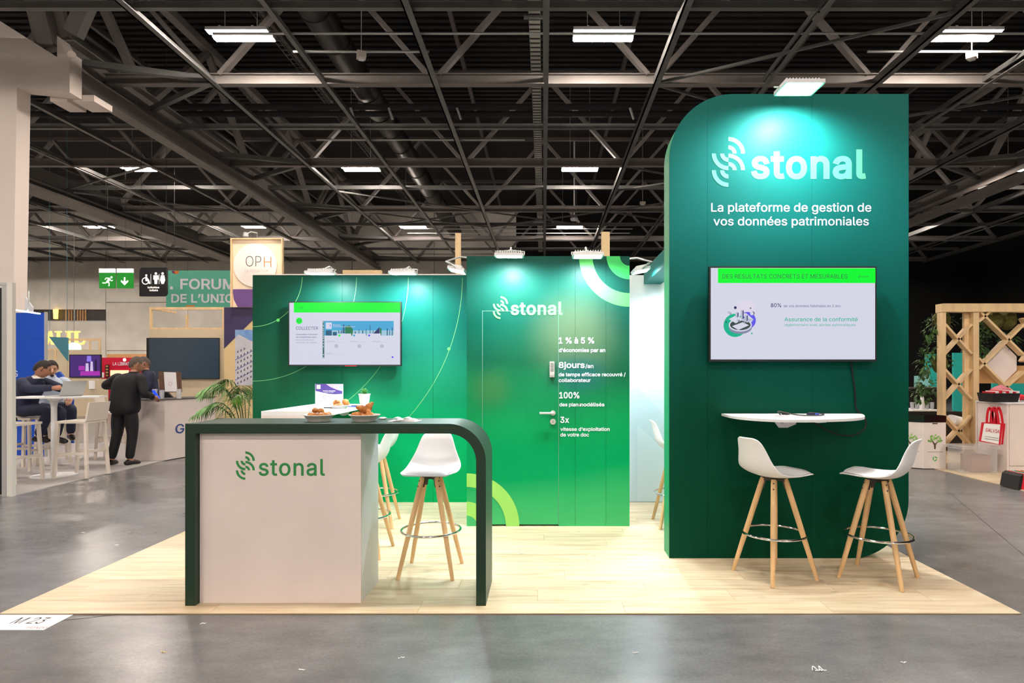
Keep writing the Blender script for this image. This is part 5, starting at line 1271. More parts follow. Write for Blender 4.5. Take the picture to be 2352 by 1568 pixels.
for r_ in range(7):
    for k in range(6):
        px = 545+k*7.5; py = 806+r_*12-k*3.2-(k*k)*.12
        if py < 796: continue
        mb.poly([W(px, py, Yv-.008), W(px+2.6, py-1.2, Yv-.008), W(px+2.6, py+3.6, Yv-.008), W(px, py+4.8, Yv-.008)])
mb.build('photo_windows', mat('photo_dark', (70, 74, 96), .5), pw)['kind'] = 'stuff'
for a in (826, 850, 872): MB().poly([W(540, a, Yv-.0075), W(600, a-32, Yv-.0075), W(600, a-30, Yv-.0075), W(540, a+2, Yv-.0075)]).build('photo_balcony', mat('photo_line', (110, 120, 170), .5), pw)
# round sign on top
Yo = 13.3
op = thing('framed_sign', 'framed round white sign with three big letters above the purple wall', 'sign', (X_(590, Yo), Yo, Z_(705, Yo)))
MB().box(X_(532, Yo), X_(649, Yo), Yo+.02, Yo+.05, Z_(705, Yo), Z_(548, Yo)).build('board', mat('sign_cream', (236, 214, 186), .6), op)
for (a, b, c, d) in ((530.5, 534, 547, 705), (647, 650, 547, 705), (534.1, 646.9, 547, 550)): MB().box(X_(a, Yo), X_(b, Yo), Yo-.03, Yo+.05, Z_(d, Yo), Z_(c, Yo)).build('timber_rail', MATS['pine'], op)
def ell(px, py, rx, Y, n=40, a0=0, a1=2*PI): return [W(px+rx*math.cos(a0+(a1-a0)*i/n), py+rx*math.sin(a0+(a1-a0)*i/n), Y) for i in range(n)]
MB().prism(ell(586, 609, 50, Yo), (0, .018, 0)).build('round_plate', mat('sign_white', (238, 230, 222), .5), op)
MB().poly([W(534, 664, Yo+.018), W(600, 664, Yo+.018), W(600, 705, Yo+.018), W(546, 705, Yo+.018), W(537, 688, Yo+.018)]).build('purple_print', mat('purple_mid', (104, 70, 134), .5), op)
gi = mat('dark_ink', (60, 50, 56), .5)
ptext('OP', gi, op, Yo-.002, 564.5, 600, 611.5, 588, bold=-.012); ptext('H', mat('orange_ink', (232, 120, 30), .5), op, Yo-.002, 606, 623, 613.5, 590, bold=-.012)
ptext('LA FEDERATION', mat('faint_ink', (196, 180, 176), .5), op, Yo-.002, 563, 616, 625, 619)
sp_ = thing('sign_spotlight', 'small spotlight on an arm above the round framed sign', 'light', W(590, 548, Yo))
MB().tube([W(590, 548, Yo), W(590, 535, Yo-.1), W(575, 532, Yo-.35), W(566, 538, Yo-.4)], .012, 6).build('arm', MATS['alu'], sp_); MB().lathe(W(564, 543, Yo-.4), [(0, 0), (.06, .0), (.05, .08), (0, .1)], 14).build('lamp_head', MATS['alu'], sp_, smooth=True)
ld = bpy.data.lights.new('sign_beam', 'SPOT'); ld.energy = 16; ld.color = (1, .86, .7); ld.spot_size = 1.7; ld.spot_blend = .8; lo = bpy.data.objects.new('sign_beam', ld); COL.objects.link(lo)
lo.location = W(588, 540, Yo-.75); lo.rotation_euler = (Vector(W(588, 600, Yo))-lo.location).to_track_quat('-Z', 'Y').to_euler()
# forum banner
Yf = 19.0
fb = thing('hanging_banner', 'teal hanging banner reading FORUM DE L UNION', 'banner', (X_(470, Yf), Yf, Z_(704, Yf)))
MB().box(X_(381.5, Yf), X_(600, Yf), Yf, Yf+.04, Z_(705, Yf), Z_(621, Yf)).build('cloth', MATS['teal_sign'], fb)
ptext('FORUM', MATS['print_white'], fb, Yf-.003, 414, 540, 664, 640, bold=.02); ptext("DE L’UNION", MATS['print_white'], fb, Yf-.003, 393.5, 558, 695, 675, bold=.02)
x, y, z = W(394, 661, Yf-.003); mb = MB(); arc_band(mb, x, z, y, 0, .05, 0, 2*PI, 18); mb.build('dot', MATS['print_white'], fb)
mb = MB(); x, y, z = W(404, 622, Yf-.003); arc_band(mb, x, z, y, 0, .1, -PI, 0, 18); mb.build('round_print', MATS['orange_ink'], fb); mb = MB(); x, y, z = W(400, 622, Yf-.005); arc_band(mb, x, z, y, 0, .08, -PI, -1.2, 12); mb.build('round_print', mat('plum', (130, 30, 90), .5), fb)
MB().poly([W(427, 704, Yf-.003), W(447, 704, Yf-.003), W(447, 701, Yf-.003), W(427, 701, Yf-.003)]).build('stripe_print', MATS['orange_ink'], fb)
for px in (400, 580): MB().tube([(X_(px, Yf), Yf+.02, Z_(621, Yf)), (X_(px, Yf), Yf+.02, ZT+.38)], .005, 5).build('suspension_wire', MATS['steel_dark'], fb)
# exit signs, toilets sign
Ye = 18.0; mat('exit_green', (0, 148, 34), .4, emit=.35); mat('lit_white', (250, 246, 238), .4, emit=.9)
for a, b, lab in ((227.5, 263.2, 'green emergency exit sign with a running figure, left one'), (268.3, 304.5, 'green emergency exit sign with a down arrow, right one')):
    t = thing('exit_sign', lab, 'sign', (X_((a+b)/2, Ye), Ye, Z_(662, Ye)))
    MB().box(X_(a, Ye), X_(b, Ye), Ye, Ye+.05, Z_(661.5, Ye), Z_(626, Ye)).build('green_face', MATS['exit_green'], t)
    MB().box(X_(a, Ye), X_(b, Ye), Ye-.005, Ye+.05, Z_(625.9, Ye), Z_(616.5, Ye)).build('light_box', MATS['lit_white'], t)
    MB().tube([(X_((a+b)/2, Ye), Ye+.03, Z_(617, Ye)), (X_((a+b)/2, Ye), Ye+.03, ZT+.38)], .004, 5).build('suspension_wire', MATS['steel_dark'], t)
    if a < 250:
        D = lambda pts, w_: [MB().bar(W(*p, Ye-.003), W(*q_, Ye-.003), .008, w_*Ye/F, up=(1, 0, 0)).build('running_figure', MATS['lit_white'], t) for p, q_ in zip(pts, pts[1:])]
        mb = MB(); x, y, z = W(256, 636.5, Ye-.006); arc_band(mb, x, z, y, 0, 2.4*Ye/F, 0, 2*PI, 14)
        def stroke(pts, w_):
            for (x0, y0), (x1, y1) in zip(pts, pts[1:]):
                d = Vector((x1-x0, y1-y0)).normalized(); nx, ny = -d.y*w_/2, d.x*w_/2
                mb.poly([W(x0+nx, y0+ny, Ye-.006), W(x1+nx, y1+ny, Ye-.006), W(x1-nx, y1-ny, Ye-.006), W(x0-nx, y0-ny, Ye-.006)])
        stroke([(252, 639), (246, 648)], 5.5); stroke([(247, 647), (251, 650), (250, 657)], 2.4); stroke([(246, 648), (241, 650), (235, 649)], 2.4); stroke([(252, 639), (244, 638), (241, 642)], 2); stroke([(252, 641), (256, 645), (259, 643)], 2)
        mb.build('running_figure', MATS['lit_white'], t)
    else:
        MB().poly([W(*p, Ye-.004) for p in ((284.5, 636.5), (288, 636.5), (288, 646.5), (294.5, 643), (294.5, 647), (286.2, 655), (277.8, 647), (277.8, 643), (284.5, 646.5))]).build('arrow', MATS['lit_white'], t)
Yt_ = 17.0
t = thing('toilet_sign', 'black sign with white toilet pictograms and the word toilettes', 'sign', (X_(351, Yt_), Yt_, Z_(680, Yt_)))
P_ = rounded(X_(320, Yt_), X_(382, Yt_), Z_(680, Yt_), Z_(614, Yt_), tl=.11, br=.11)
MB().prism([(p[0], Yt_, p[1]) for p in P_], (0, .08, 0)).build('sign_body', MATS['black'], t)
mb = MB(); Yy = Yt_-.003; lw = MATS['lit_white']
def circ(px, py, r, r0=0):
    x, y, z = W(px, py, Yy); arc_band(mb, x, z, y, r0*Yy/F, r*Yy/F, 0, 2*PI, 18)
def pg_(pts): mb.poly([W(*p, Yy) for p in pts])
circ(336, 632, 2.4); circ(334, 645, 8.4, 6.4); pg_([(334, 635), (338, 635), (338, 642), (343, 643), (345, 651), (342, 652), (340, 646), (334, 645)])
circ(358, 628, 2.9); pg_([(352.5, 632), (363.5, 632), (364, 642), (361.5, 642), (361, 652), (355, 652), (354.5, 642), (352, 642)])
circ(373.5, 628, 2.9); pg_([(369.5, 632), (377.5, 632), (379.5, 643), (376, 652), (371, 652), (367.5, 643)])
pg_([(346, 629), (347, 629), (347, 652), (346, 652)]); pg_([(365, 629), (366, 629), (366, 652), (365, 652)])
mb.build('pictogram', lw, t)
ptext('toilettes', lw, t, Yy, 338.5, 366, 662, 657.5, asc=ASC, bold=.02); ptext('toilets', lw, t, Yy, 343, 363, 668.5, 664, asc=ASC, bold=.02)
for px in (322, 380): MB().tube([(X_(px, Yt_), Yt_+.04, Z_(640, Yt_)), (X_(px, Yt_), Yt_+.04, ZT+.38)], .005, 5).build('suspension_wire', MATS['steel_dark'], t)
# far beige stand with purple screen
Yz = 24.0
fw = thing('far_beige_stand', 'distant beige stand wall with a timber frame and a purple screen', 'partition', (X_(192, Yz), Yz, 0)); fw['kind'] = 'structure'
MB().box(X_(155, Yz), X_(230, Yz), Yz, Yz+.06, 0, Z_(803, Yz)).build('wall_panel', MATS['beige_wall'], fw)
for (a, b, c, d) in ((150, 230, 777, 782), (204, 207, 782, 803), (226, 230, 782, 803), (104, 155, 800, 804), (104, 107, 804, 826), (125, 128, 804, 826)): MB().box(X_(a, Yz), X_(b, Yz), Yz, Yz+.05, Z_(d, Yz)+.001, Z_(c, Yz)-.001).build('timber_rail', MATS['pine'], fw)
MB().box(X_(104, Yz), X_(154, Yz), Yz+.01, Yz+.05, 0, Z_(826, Yz)).build('wall_panel', MATS['beige_wall'], fw)
ps = thing('purple_screen', 'distant screen showing people on a purple lit stage', 'screen', (X_(195, Yz), Yz, 1.3))
Ya = Yz-.06
MB().box(X_(159, Ya), X_(232, Ya), Ya, Yz-.002, Z_(867, Ya), Z_(814, Ya)).build('casing', MATS['black'], ps)
MB().poly([W(161, 865, Ya-.003), W(230, 865, Ya-.003), W(230, 816, Ya-.003), W(161, 816, Ya-.003)]).build('picture', mat('screen_stage', (84, 52, 130), .4, emit=.8), ps)
for (a, b, c, d, m_) in ((199, 210, 817, 830, 'v1'), (180, 195, 840, 850, 'v2'), (196, 204, 834, 852, 'v3'), (207, 214, 830, 852, 'v3'), (217, 223, 826, 856, 'v4'), (184, 230, 852, 862, 'v2')):
    mm = {'v1': mat('screen_v1', (150, 130, 240), emit=.9), 'v2': mat('screen_v2', (190, 60, 190), emit=.8), 'v3': mat('screen_v3', (220, 200, 240), emit=.9), 'v4': mat('screen_v4', (50, 36, 70), emit=.7)}[m_]
    MB().poly([W(a, d, Ya-.006), W(b, d, Ya-.006), W(b-1, c, Ya-.006), W(a+1, c, Ya-.006)]).build('stage_figure', mm, ps)
# gold letters and teal wedge
Yg = 27.0; gm = mat('gold_lit', (255, 214, 120), .4, emit=.9)
gl = thing('lit_letters', 'glowing gold serif letters on the far left stand', 'sign', W(150, 790, Yg))
MB().box(X_(100, Yg), X_(196, Yg), Yg+.1, Yg+.15, 0, Z_(802, Yg)).build('support_wall', MATS['beige_wall'], gl)
def serif(pts, nm='letter'): MB().prism([W(*p, Yg) for p in pts], (0, .08, 0)).build(nm, gm, gl)
serif([(104, 791), (112, 760), (116, 760), (122, 791), (117, 791), (114, 775), (108, 791)])
serif([(125, 760), (139, 760), (139, 763), (135, 763), (135, 789), (130, 789), (130, 763), (125, 763)])
serif([(150, 760), (162, 760), (162, 763), (159, 763), (159, 789), (153, 789), (153, 763), (150, 763)])
serif([(164, 760), (182, 760), (182, 763), (177, 763), (177, 787), (188, 787), (192, 782), (194, 783), (190, 791), (167, 791), (170, 787), (170, 763), (164, 763)])
solo(MB().prism([W(112, 773, 20), W(155, 775, 20), W(155, 829, 20)], (0, .05, 0)).tube([W(114, 774, 20.02), (W(114, 774, 20.02)[0], 20.02, ZT+.38)], .005, 5).tube([W(154, 776, 20.02), (W(154, 776, 20.02)[0], 20.02, ZT+.38)], .005, 5).build('hanging_wedge', MATS['teal_wedge']), 'blue-grey triangular hanging cloth under the gold letters', 'banner')
solo(MB().lathe(W(170, 803, 26.5), [(0, 0), (.26, 0), (.24, .2), (.1, .3), (0, .31)], 18).build('pendant_lamp', mat('lamp_mint', (190, 250, 235), emit=1.2), smooth=True), 'pale mint glowing pendant under the gold letters', 'lamp')
w_ = MB().tube([W(170, 790, 26.5), (W(170, 790, 26.5)[0], 26.5, ZT+.38)], .006, 5).build('cord', MATS['steel_dark'], bpy.data.objects['pendant_lamp'])
# blue slanted sign behind the men
solo(MB().prism([W(124, 858, 12), W(136, 853, 12), W(155, 878, 12), W(150, 892, 12), W(128, 886, 12)], (0, .05, 0)).build('blue_poster', MATS['blue_panel']), 'small blue tilted poster behind the pale shirted man', 'poster')
solo(MB().box(X_(201, 20), X_(213, 20), 20.06, 20.0995, Z_(893, 20), Z_(874, 20)).build('white_notice', MATS['paper']), 'white notice on the beige front right of the laptop', 'notice')
sbox('low_partition', MATS['beige_wall'], X_(150, 20.1), X_(229, 20.1), 20.1, 20.5, 0, Z_(870, 20.1))
# red kiosk
Yk = 29.0
rk = thing('book_vending_kiosk', 'red kiosk reading LA LIBRAIRIE against the concrete wall', 'kiosk', (X_(268, Yk), Yk, 0))
MB().box(X_(232, Yk), X_(314, Yk), Yk, Yk+.8, 0, Z_(821, Yk)).build('cabinet', MATS['red_kiosk'], rk)
MB().box(X_(243, Yk), X_(251, Yk), Yk-.03, Yk-.001, Z_(866, Yk), Z_(837, Yk)).build('display_slot', MATS['black'], rk)
for i in range(4): MB().box(X_(244.5, Yk), X_(249.5, Yk), Yk-.04, Yk-.031, Z_(864-i*7, Yk), Z_(860-i*7, Yk)).build('button', mat('button_gold', (190, 150, 90), .4), rk)
MB().box(X_(254, Yk), X_(296, Yk), Yk-.02, Yk-.001, Z_(868, Yk), Z_(850, Yk)).build('lit_shelf', mat('warm_lit', (250, 214, 170), emit=.8), rk)
MB().box(X_(234, Yk), X_(239, Yk), Yk-.01, Yk-.001, Z_(867, Yk), Z_(855, Yk)).build('notice', MATS['paper'], rk)
ptext('LA LIBRAIRIE', MATS['print_white'], rk, Yk-.02, 259, 309, 839, 831.5, bold=.012)
mb = MB(); x, y, z = W(286, 826, Yk-.01); arc_band(mb, x, z, y, 0, .08, 0, 2*PI, 16); mb.build('round_lamp', MATS['lit_white'], rk)
solo(MB().box(X_(245, 29.9), X_(345, 29.9), 29.9, 29.95, 0, Z_(813, 29.9)).build('timber_board', MATS['pine_dark']), 'wood board wall just above and behind the red kiosk', 'board')
# blue lattice stand behind legs
solo(MB().box(X_(153, 12.5), X_(166, 12.5), 12.5, 12.55, 0, Z_(905, 12.5)).build('blue_post', MATS['blue_panel']), 'blue post behind the legs of the seated men', 'post')

# ------------------------------------------------------------------ palm
YPm = 7.5; px0 = X_(566, YPm)
pl = thing('potted_palm', 'green palm with arching fronds behind the left end of the stand wall', 'plant', (px0, YPm, 0))
pl_x = px0
MB().lathe((px0, YPm, .0), [(0, 0), (.13, 0), (.17, .30), (.18, .32), (.155, .32), (.15, .29), (0, .28)], 28).build('pot', MATS['black_soft'], pl, smooth=True)
random.seed(21)
FR = [(176, .95, 1.28, .55), (168, .60, 1.38, .42), (185, 1.05, 1.05, .60), (160, .75, 1.22, .36), (205, .8, 1.32, .5), (140, .9, 1.26, .42), (230, .8, 1.2, .4), (120, .9, 1.3, .35), (95, 1.0, 1.25, .35), (265, .95, 1.2, .34), (185, 1.25, .9, .5), (200, 1.1, 1.1, .5), (60, 1.05, 1.3, .3), (310, 1.0, 1.2, .28)]
for i, (az, el, hgt, reach) in enumerate(FR[:3]+FR[4:6]+FR[7:12]):
    a = math.radians(az); P_ = []; n = 16
    for k in range(n+1):
        t = k/n; rad = .03+reach*(t**1.7); z = .29+(hgt-.29)*(1-(1-min(1, t*1.25))**2)-(max(0, t-.62)**2)*1.5*reach
        P_.append(Vector((px0+rad*math.cos(a), YPm+rad*math.sin(a)*.8, z)))
    fr_ = MB().tube(P_, [.007*(1-.8*k/n) for k in range(n+1)], 5).build('frond_stem', MATS['palm_stem'], pl)
    mb = MB(); m_ = 'palm_light' if i % 3 == 0 else 'palm'
    for k in range(6, n+1):
        for q_ in (0, .5):
            t = min(k+q_, n); p = P_[int(t)].lerp(P_[min(n, int(t)+1)], t-int(t)); d = (P_[min(n, int(t)+1)]-P_[int(t)-1]).normalized()
            for sg in (-1, 1):
                sd = d.cross(Vector((0, 0, 1))).normalized()*sg; L_ = .24*math.sin(PI*(.25+.7*(t-6)/(n-6)))+.05
                leaf(mb, p, d*.75+sd*.9+Vector((0, 0, .1)), L_*.85, .015, .75+random.uniform(-.15, .3), 5, .1)
    mb.build('leaflets', MATS[m_], fr_, fix=False)['kind'] = 'stuff'

# ------------------------------------------------------------------ neighbour stand, right
rp = struct('floor_oak_right', (7, 9, 0))
y0 = 7.3; n = 0
while y0 < 12.5:
    x = 5.86-(n*.47) % 1.3
    while x < 11:
        a = max(x, 5.86); b = min(x+1.3, 11)
        if b-a > .02: MB().box(a+.001, b-.001, y0+.001, y0+.199, 0, .01).build('plank', MATS['oak_floor'], rp)
        x += 1.3
    y0 += .2; n += 1
# recycling bin
bx, by, bz = 5.71, 9.14, .01
rb = thing('cardboard_bin', 'white six-sided cardboard bin printed with green trees, black liner', 'bin', (5.85, 9.3, .01))
hexp = [(5.43, 9.34), (5.70, 9.14), (6.04, 9.16), (6.18, 9.4), (5.95, 9.65), (5.55, 9.62)]
mb = MB(); lo_ = mb.v(*[(p[0], p[1], bz) for p in hexp]); tops = [.74, .76, .76, .75, .74, .74]; up_ = mb.v(*[(p[0], p[1], t_) for p, t_ in zip(hexp, tops)])
for i in range(6): mb.face([lo_[i], lo_[(i+1) % 6], up_[(i+1) % 6], up_[i]])
mb.face(lo_[::-1]); mb.build('carton', MATS['chipboard_white'], rb)
mb = MB(); a_ = mb.v(*[(5.8+(p[0]-5.8)*1.02, 9.38+(p[1]-9.38)*1.02, .70) for p in hexp]); b_ = mb.v(*[(5.8+(p[0]-5.8)*1.03, 9.38+(p[1]-9.38)*1.03, .80+random.uniform(-.015, .015)) for p in hexp]); c_ = mb.v(*[(5.8+(p[0]-5.8)*.7, 9.38+(p[1]-9.38)*.7, .74) for p in hexp])
for i in range(6): mb.face([a_[i], a_[(i+1) % 6], b_[(i+1) % 6], b_[i]]); mb.face([b_[i], b_[(i+1) % 6], c_[(i+1) % 6], c_[i]])
mb.face(c_); mb.build('bin_liner', mat('liner', (12, 12, 12), .25), rb)
def bin_print(o, u, sc):
    o = Vector(o); u = Vector(u).normalized(); v = Vector((0, 0, 1)); nn = u.cross(v)
    def Q(pts, name, m): MB().poly([o+u*(a*sc)+v*b+nn*.003 for a, b in pts]).build(name, MATS[m], rb)
    Q([(-.012, .30), (.012, .30), (.016, .36), (.045, .41), (.03, .41), (.01, .385), (-.004, .39), (-.03, .42), (-.045, .415), (-.016, .36)], 'tree_trunk', 'tree_brown')
    random.seed(5); mb = MB()
    for k in range(44):
        a = random.uniform(.1, PI-.1); r = random.uniform(.05, .12); cx_, cz_ = r*math.cos(a)*.9, .40+r*math.sin(a)*.95; an = a+random.uniform(-.5, .5); c1, s1 = math.cos(an), math.sin(an)
        mb.poly([o+u*((cx_+c1*p-s1*q_)*sc)+v*(cz_+s1*p+c1*q_)+nn*.004 for p, q_ in ((-.02, 0), (0, .009), (.02, 0), (0, -.009))])
    mb.build('tree_leaves', MATS['tree_green'], rb)['kind'] = 'stuff'
    MB().poly([o+u*(a*sc)+v*b+nn*.003 for a, b in ((-.12, .255), (.12, .255), (.12, .26), (-.12, .26))]).build('text_line', MATS['grey_ink'], rb)
    for k in range(3):
        a = PI/2+k*2*PI/3; mb = MB()
        pts = []
        for (p, q_) in ((-.022, .018), (.012, .018), (.012, .012), (.03, .026), (.012, .040), (.012, .033), (-.022, .033)):
            c1, s1 = math.cos(a), math.sin(a); pts.append(o+u*((c1*p-s1*q_)*sc)+v*(.155+s1*p+c1*q_)+nn*.003)
        mb.poly(pts).build('recycling_arrow', mat('recycle', (70, 170, 60), .5), rb)
bin_print(((5.70+6.04)/2, 9.15, 0), (.34, .02, 0), 1.0); bin_print(((5.43+5.70)/2, 9.24, 0), (.27, -.2, 0), .9)
MB().poly([(5.83, 9.145, .675), (5.91, 9.149, .675), (5.91, 9.149, .69), (5.83, 9.145, .69)]).build('hand_slot', MATS['black'], rb)
# timber lattice frame
Yr = 9.62
lf = thing('timber_lattice', 'tall pine frame with crossed diagonal boards carrying plants', 'shelf', (7.0, Yr, .01))
pn = MATS['pine']; D2 = .14
Xa, Xb, Xc, Xd, Xe = X_(2165, Yr), X_(2173, Yr), X_(2227, Yr), X_(2249, Yr), 9.3
zt_ = Z_(716, Yr)
MB().box(Xa, Xb, Yr, Yr+D2, .01, zt_-.001).build('post', pn, lf); MB().box(Xc+.06, Xd, Yr, Yr+D2, .01, zt_-.001).build('post', pn, lf)
MB().box(Xc-.02, Xc+.059, Yr+D2-.05, Yr+D2, .01, zt_-.001).build('post', pn, lf); MB().box(Xe-.1, Xe, Yr, Yr+D2, .01, zt_-.001).build('post', pn, lf)
MB().box(Xa-.01, Xe, Yr-.02, Yr+D2+.02, zt_, Z_(697, Yr)).build('top_beam', pn, lf)
def board(x0, px_y0, x1, px_y1, yo=0, name='diagonal_board'):
    MB().bar((x0, Yr+D2/2+yo, Z_(px_y0, Yr)), (x1, Yr+D2/2+yo, Z_(px_y1, Yr)), D2-.02, .034).build(name, pn, lf)
for c0 in (778, 882, 989):
    board(Xb, c0-34, Xc+.05, c0+34); board(Xc+.05, c0-34, Xb, c0+34)
A2 = lambda x, y: (X_(2070+x/3.266, Yr), 680+y/3.266)
for (x0, y0_, x1, y1_) in ((590, 105, 930, 440), (590, 190, 670, 118), (590, 545, 930, 210), (590, 465, 800, 680), (625, 490, 590, 540), (800, 680, 930, 565), (800, 680, 740, 735), (800, 680, 900, 760)):
    if (x0, y0_) == (625, 490): continue
    a = A2(x0, y0_); b = A2(x1, y1_); board(a[0], a[1], b[0], b[1])
for k in range(3):
    xx = A2(930, 0)[0]; board(xx+k*.45, 730, xx+k*.45+.45, 830); board(xx+k*.45, 830, xx+k*.45+.45, 730)
# white diamond panel and small corner panel
pts = [(800, 330), (918, 450), (918, 555), (808, 665), (640, 495)]
MB().prism([(A2(*p)[0], Yr+D2+.001, Z_(A2(*p)[1], Yr)) for p in pts], (0, .02, 0)).build('white_diamond', MATS['chipboard_white'], lf)
MB().prism([(A2(*p)[0], Yr+D2+.001, Z_(A2(*p)[1], Yr)) for p in ((588, 455), (622, 490), (588, 540))], (0, .02, 0)).build('white_corner', MATS['chipboard_white'], lf)
MB().box(A2(588, 0)[0], Xe, Yr+D2+.022, Yr+D2+.04, Z_(680+655/3.266, Yr), Z_(680+520/3.266, Yr)).build('plywood_back', MATS['pine_dark'], lf)
# paper roll in the lattice
solo(MB().tube([(Xb+.14, Yr+.1, Z_(965, Yr)), (Xb+.40, Yr+.24, Z_(972, Yr))], .085, 24).build('paper_roll', MATS['white_paint'], smooth=True), 'white paper roll lying in the lowest cross of the timber lattice', 'roll')
# plants
random.seed(3)
def bush(mb, c, r, n, size, m=None, drop=0):
    for i in range(n):
        a = random.uniform(0, 2*PI); e = random.uniform(-1.2, 1.3); q_ = Vector((math.cos(a)*math.cos(e)*r[0], math.sin(a)*math.cos(e)*r[1], math.sin(e)*r[2]))*random.uniform(.6, 1.05)
        d = q_.normalized()+Vector((0, 0, -.3)); leaf(mb, Vector(c)+q_, d, size*random.uniform(.7, 1.3), size*.8, .5, 2, .1)
def vine(label, x, y, ztop, balls, trails):
    t = thing('hanging_ivy', label, 'plant', (x, y, ztop))
    for (bx_, bz_, r) in balls: MB().blob((bx_, y, bz_), r*.85, r*.8, r, .06, 3).build('moss_ball', MATS['moss'], t, smooth=True)
    mb = MB()
    for (cx_, cz_, rx, rz, n) in trails: bush(mb, (cx_, y, cz_), (rx, .13, rz), n, .055)
    mb.build('foliage', MATS['ivy'], t, fix=False)['kind'] = 'stuff'
    MB().tube([(x, y, ztop), (x, y, ztop-.25)], .006, 5).build('hanger', MATS['steel_dark'], t)
xx = lambda x: A2(x, 0)[0]; zz = lambda y: Z_(680+y/3.266, Yr)
vine('ivy trailing down the left post of the timber lattice', xx(310), Yr+D2+.12, zt_, [(xx(380), zz(175), .16), (xx(368), zz(510), .14)],
     [(xx(380), zz(180), .22, .2, 90), (xx(285), zz(240), .1, .2, 50), (xx(255), zz(500), .13, .25, 110), (xx(250), zz(640), .12, .22, 90), (xx(230), zz(740), .15, .14, 70), (xx(350), zz(360), .1, .2, 50), (xx(360), zz(690), .1, .12, 40), (xx(420), zz(480), .12, .1, 30), (xx(290), zz(400), .1, .25, 60)])
vine('ivy with two moss balls under the top beam of the timber lattice', xx(700), Yr+D2+.10, zt_, [(xx(770), zz(175), .17), (xx(880), zz(170), .16)],
     [(xx(650), zz(150), .2, .14, 90), (xx(640), zz(260), .2, .2, 130), (xx(650), zz(380), .22, .16, 130), (xx(690), zz(430), .15, .06, 40), (xx(730), zz(250), .2, .08, 60), (xx(900), zz(320), .16, .14, 90)])
# white cabinet
cb = thing('white_cabinet', 'white low cabinet at the right edge with bags hanging on its side', 'cabinet', (7.5, 9.0, .01))
MB().box(6.62, 9.2, 8.71, 9.3, .01, 1.0).build('carcass', MATS['chipboard_white'], cb); MB().box(6.60, 9.22, 8.69, 9.32, 1.001, 1.02).build('worktop', MATS['white_paint'], cb)
MB().box(6.645, 7.9, 8.69, 8.7085, .12, .98).build('door', MATS['chipboard_white'], cb); MB().box(6.645, 9.2, 8.695, 8.7085, .02, .11).build('plinth', MATS['chipboard_white'], cb)
MB().box(7.91, 9.18, 8.69, 8.7085, .12, .98).build('door', MATS['chipboard_white'], cb)
MB().box(X_(2243, 9.3), 6.619, 9.3, 9.32, .01, 1.0).build('side_panel', MATS['chipboard_white'], cb)
# storage box
sx0, sx1, sy0, sy1 = 5.98, 6.54, 8.72, 9.12
sg_ = thing('storage_box', 'clear plastic storage box with lid on the floor below the bags', 'box', (6.26, 8.9, .01))
MB().prism([(sx0+.04, sy0+.03, .011), (sx1-.03, sy0+.03, .011), (sx1-.03, sy1-.03, .011), (sx0+.04, sy1-.03, .011)], (0, 0, .33)).build('tub', MATS['clear_plastic'], sg_, bevel=.02)
MB().box(sx0, sx1, sy0, sy1, .345, .375).build('lid', MATS['clear_plastic'], sg_, bevel=.008)
MB().box(sx0+.02, sx1-.02, sy0+.02, sy1-.02, .376, .392).build('lid_rim', MATS['clear_plastic'], sg_, bevel=.006)
MB().box(sx0+.2, sx1-.08, sy0+.08, sy1-.08, .02, .25).build('carton_inside', mat('carton', (168, 130, 110), .8), sg_)
# bags
def bag(x0, y, wd, label, words):
    t = thing('tote_bag', label, 'bag', (x0+wd/2, y, .42)); z0, z1 = .42, .74; s_ = .035
    MB().prism([(x0, y, z0+.05), (x0+wd, y, z0), (x0+wd+s_, y, z1-.02), (x0+.04, y, z1+.0)], (0, .03, 0)).build('red_shell', MATS['red'], t)
    MB().prism([(x0+.012, y-.003, z0+.062), (x0+wd-.03, y-.003, z0+.012), (x0+wd-.005, y-.003, z1-.03), (x0+.055, y-.003, z1-.012)], (0, .002, 0)).build('white_front', MATS['paper'], t)
    for dx in (.10, .17):
        P_ = [(x0+dx, y+.01, z1-.02), (x0+dx+.01, y+.01, z1+.12), (x0+dx+.04, y+.01, z1+.21), (x0+dx+.08, y+.01, z1+.12), (x0+dx+.10, y+.01, z1-.02)]
        mb = MB(); P_ = smooth_poly(P_, 4)
        for p, q_ in zip(P_, P_[1:]): mb.bar(p, q_, .008, .032, up=(1, 0, .3))
        mb.build('handle', MATS['red'], t)
    if words:
        text('SALVIA', mat('red_ink', (196, 40, 50), .5), t, (x0+.07, y-.0062, z0+.19), (1, 0, -.12), (.08, 0, 1), .2, .05, bold=.006)
        for k in range(2): MB().poly([(x0+.06, y-.006, z0+.12-.03*k), (x0+.26, y-.006, z0+.09-.03*k), (x0+.26, y-.006, z0+.096-.03*k), (x0+.06, y-.006, z0+.126-.03*k)]).build('print_line', MATS['grey_ink'], t)
bag(6.20, 8.66, .29, 'front white tote bag with red handles and red lettering', True)
bag(6.29, 8.645+.06, .27, 'rear white tote bag with red edges behind the lettered one', False)
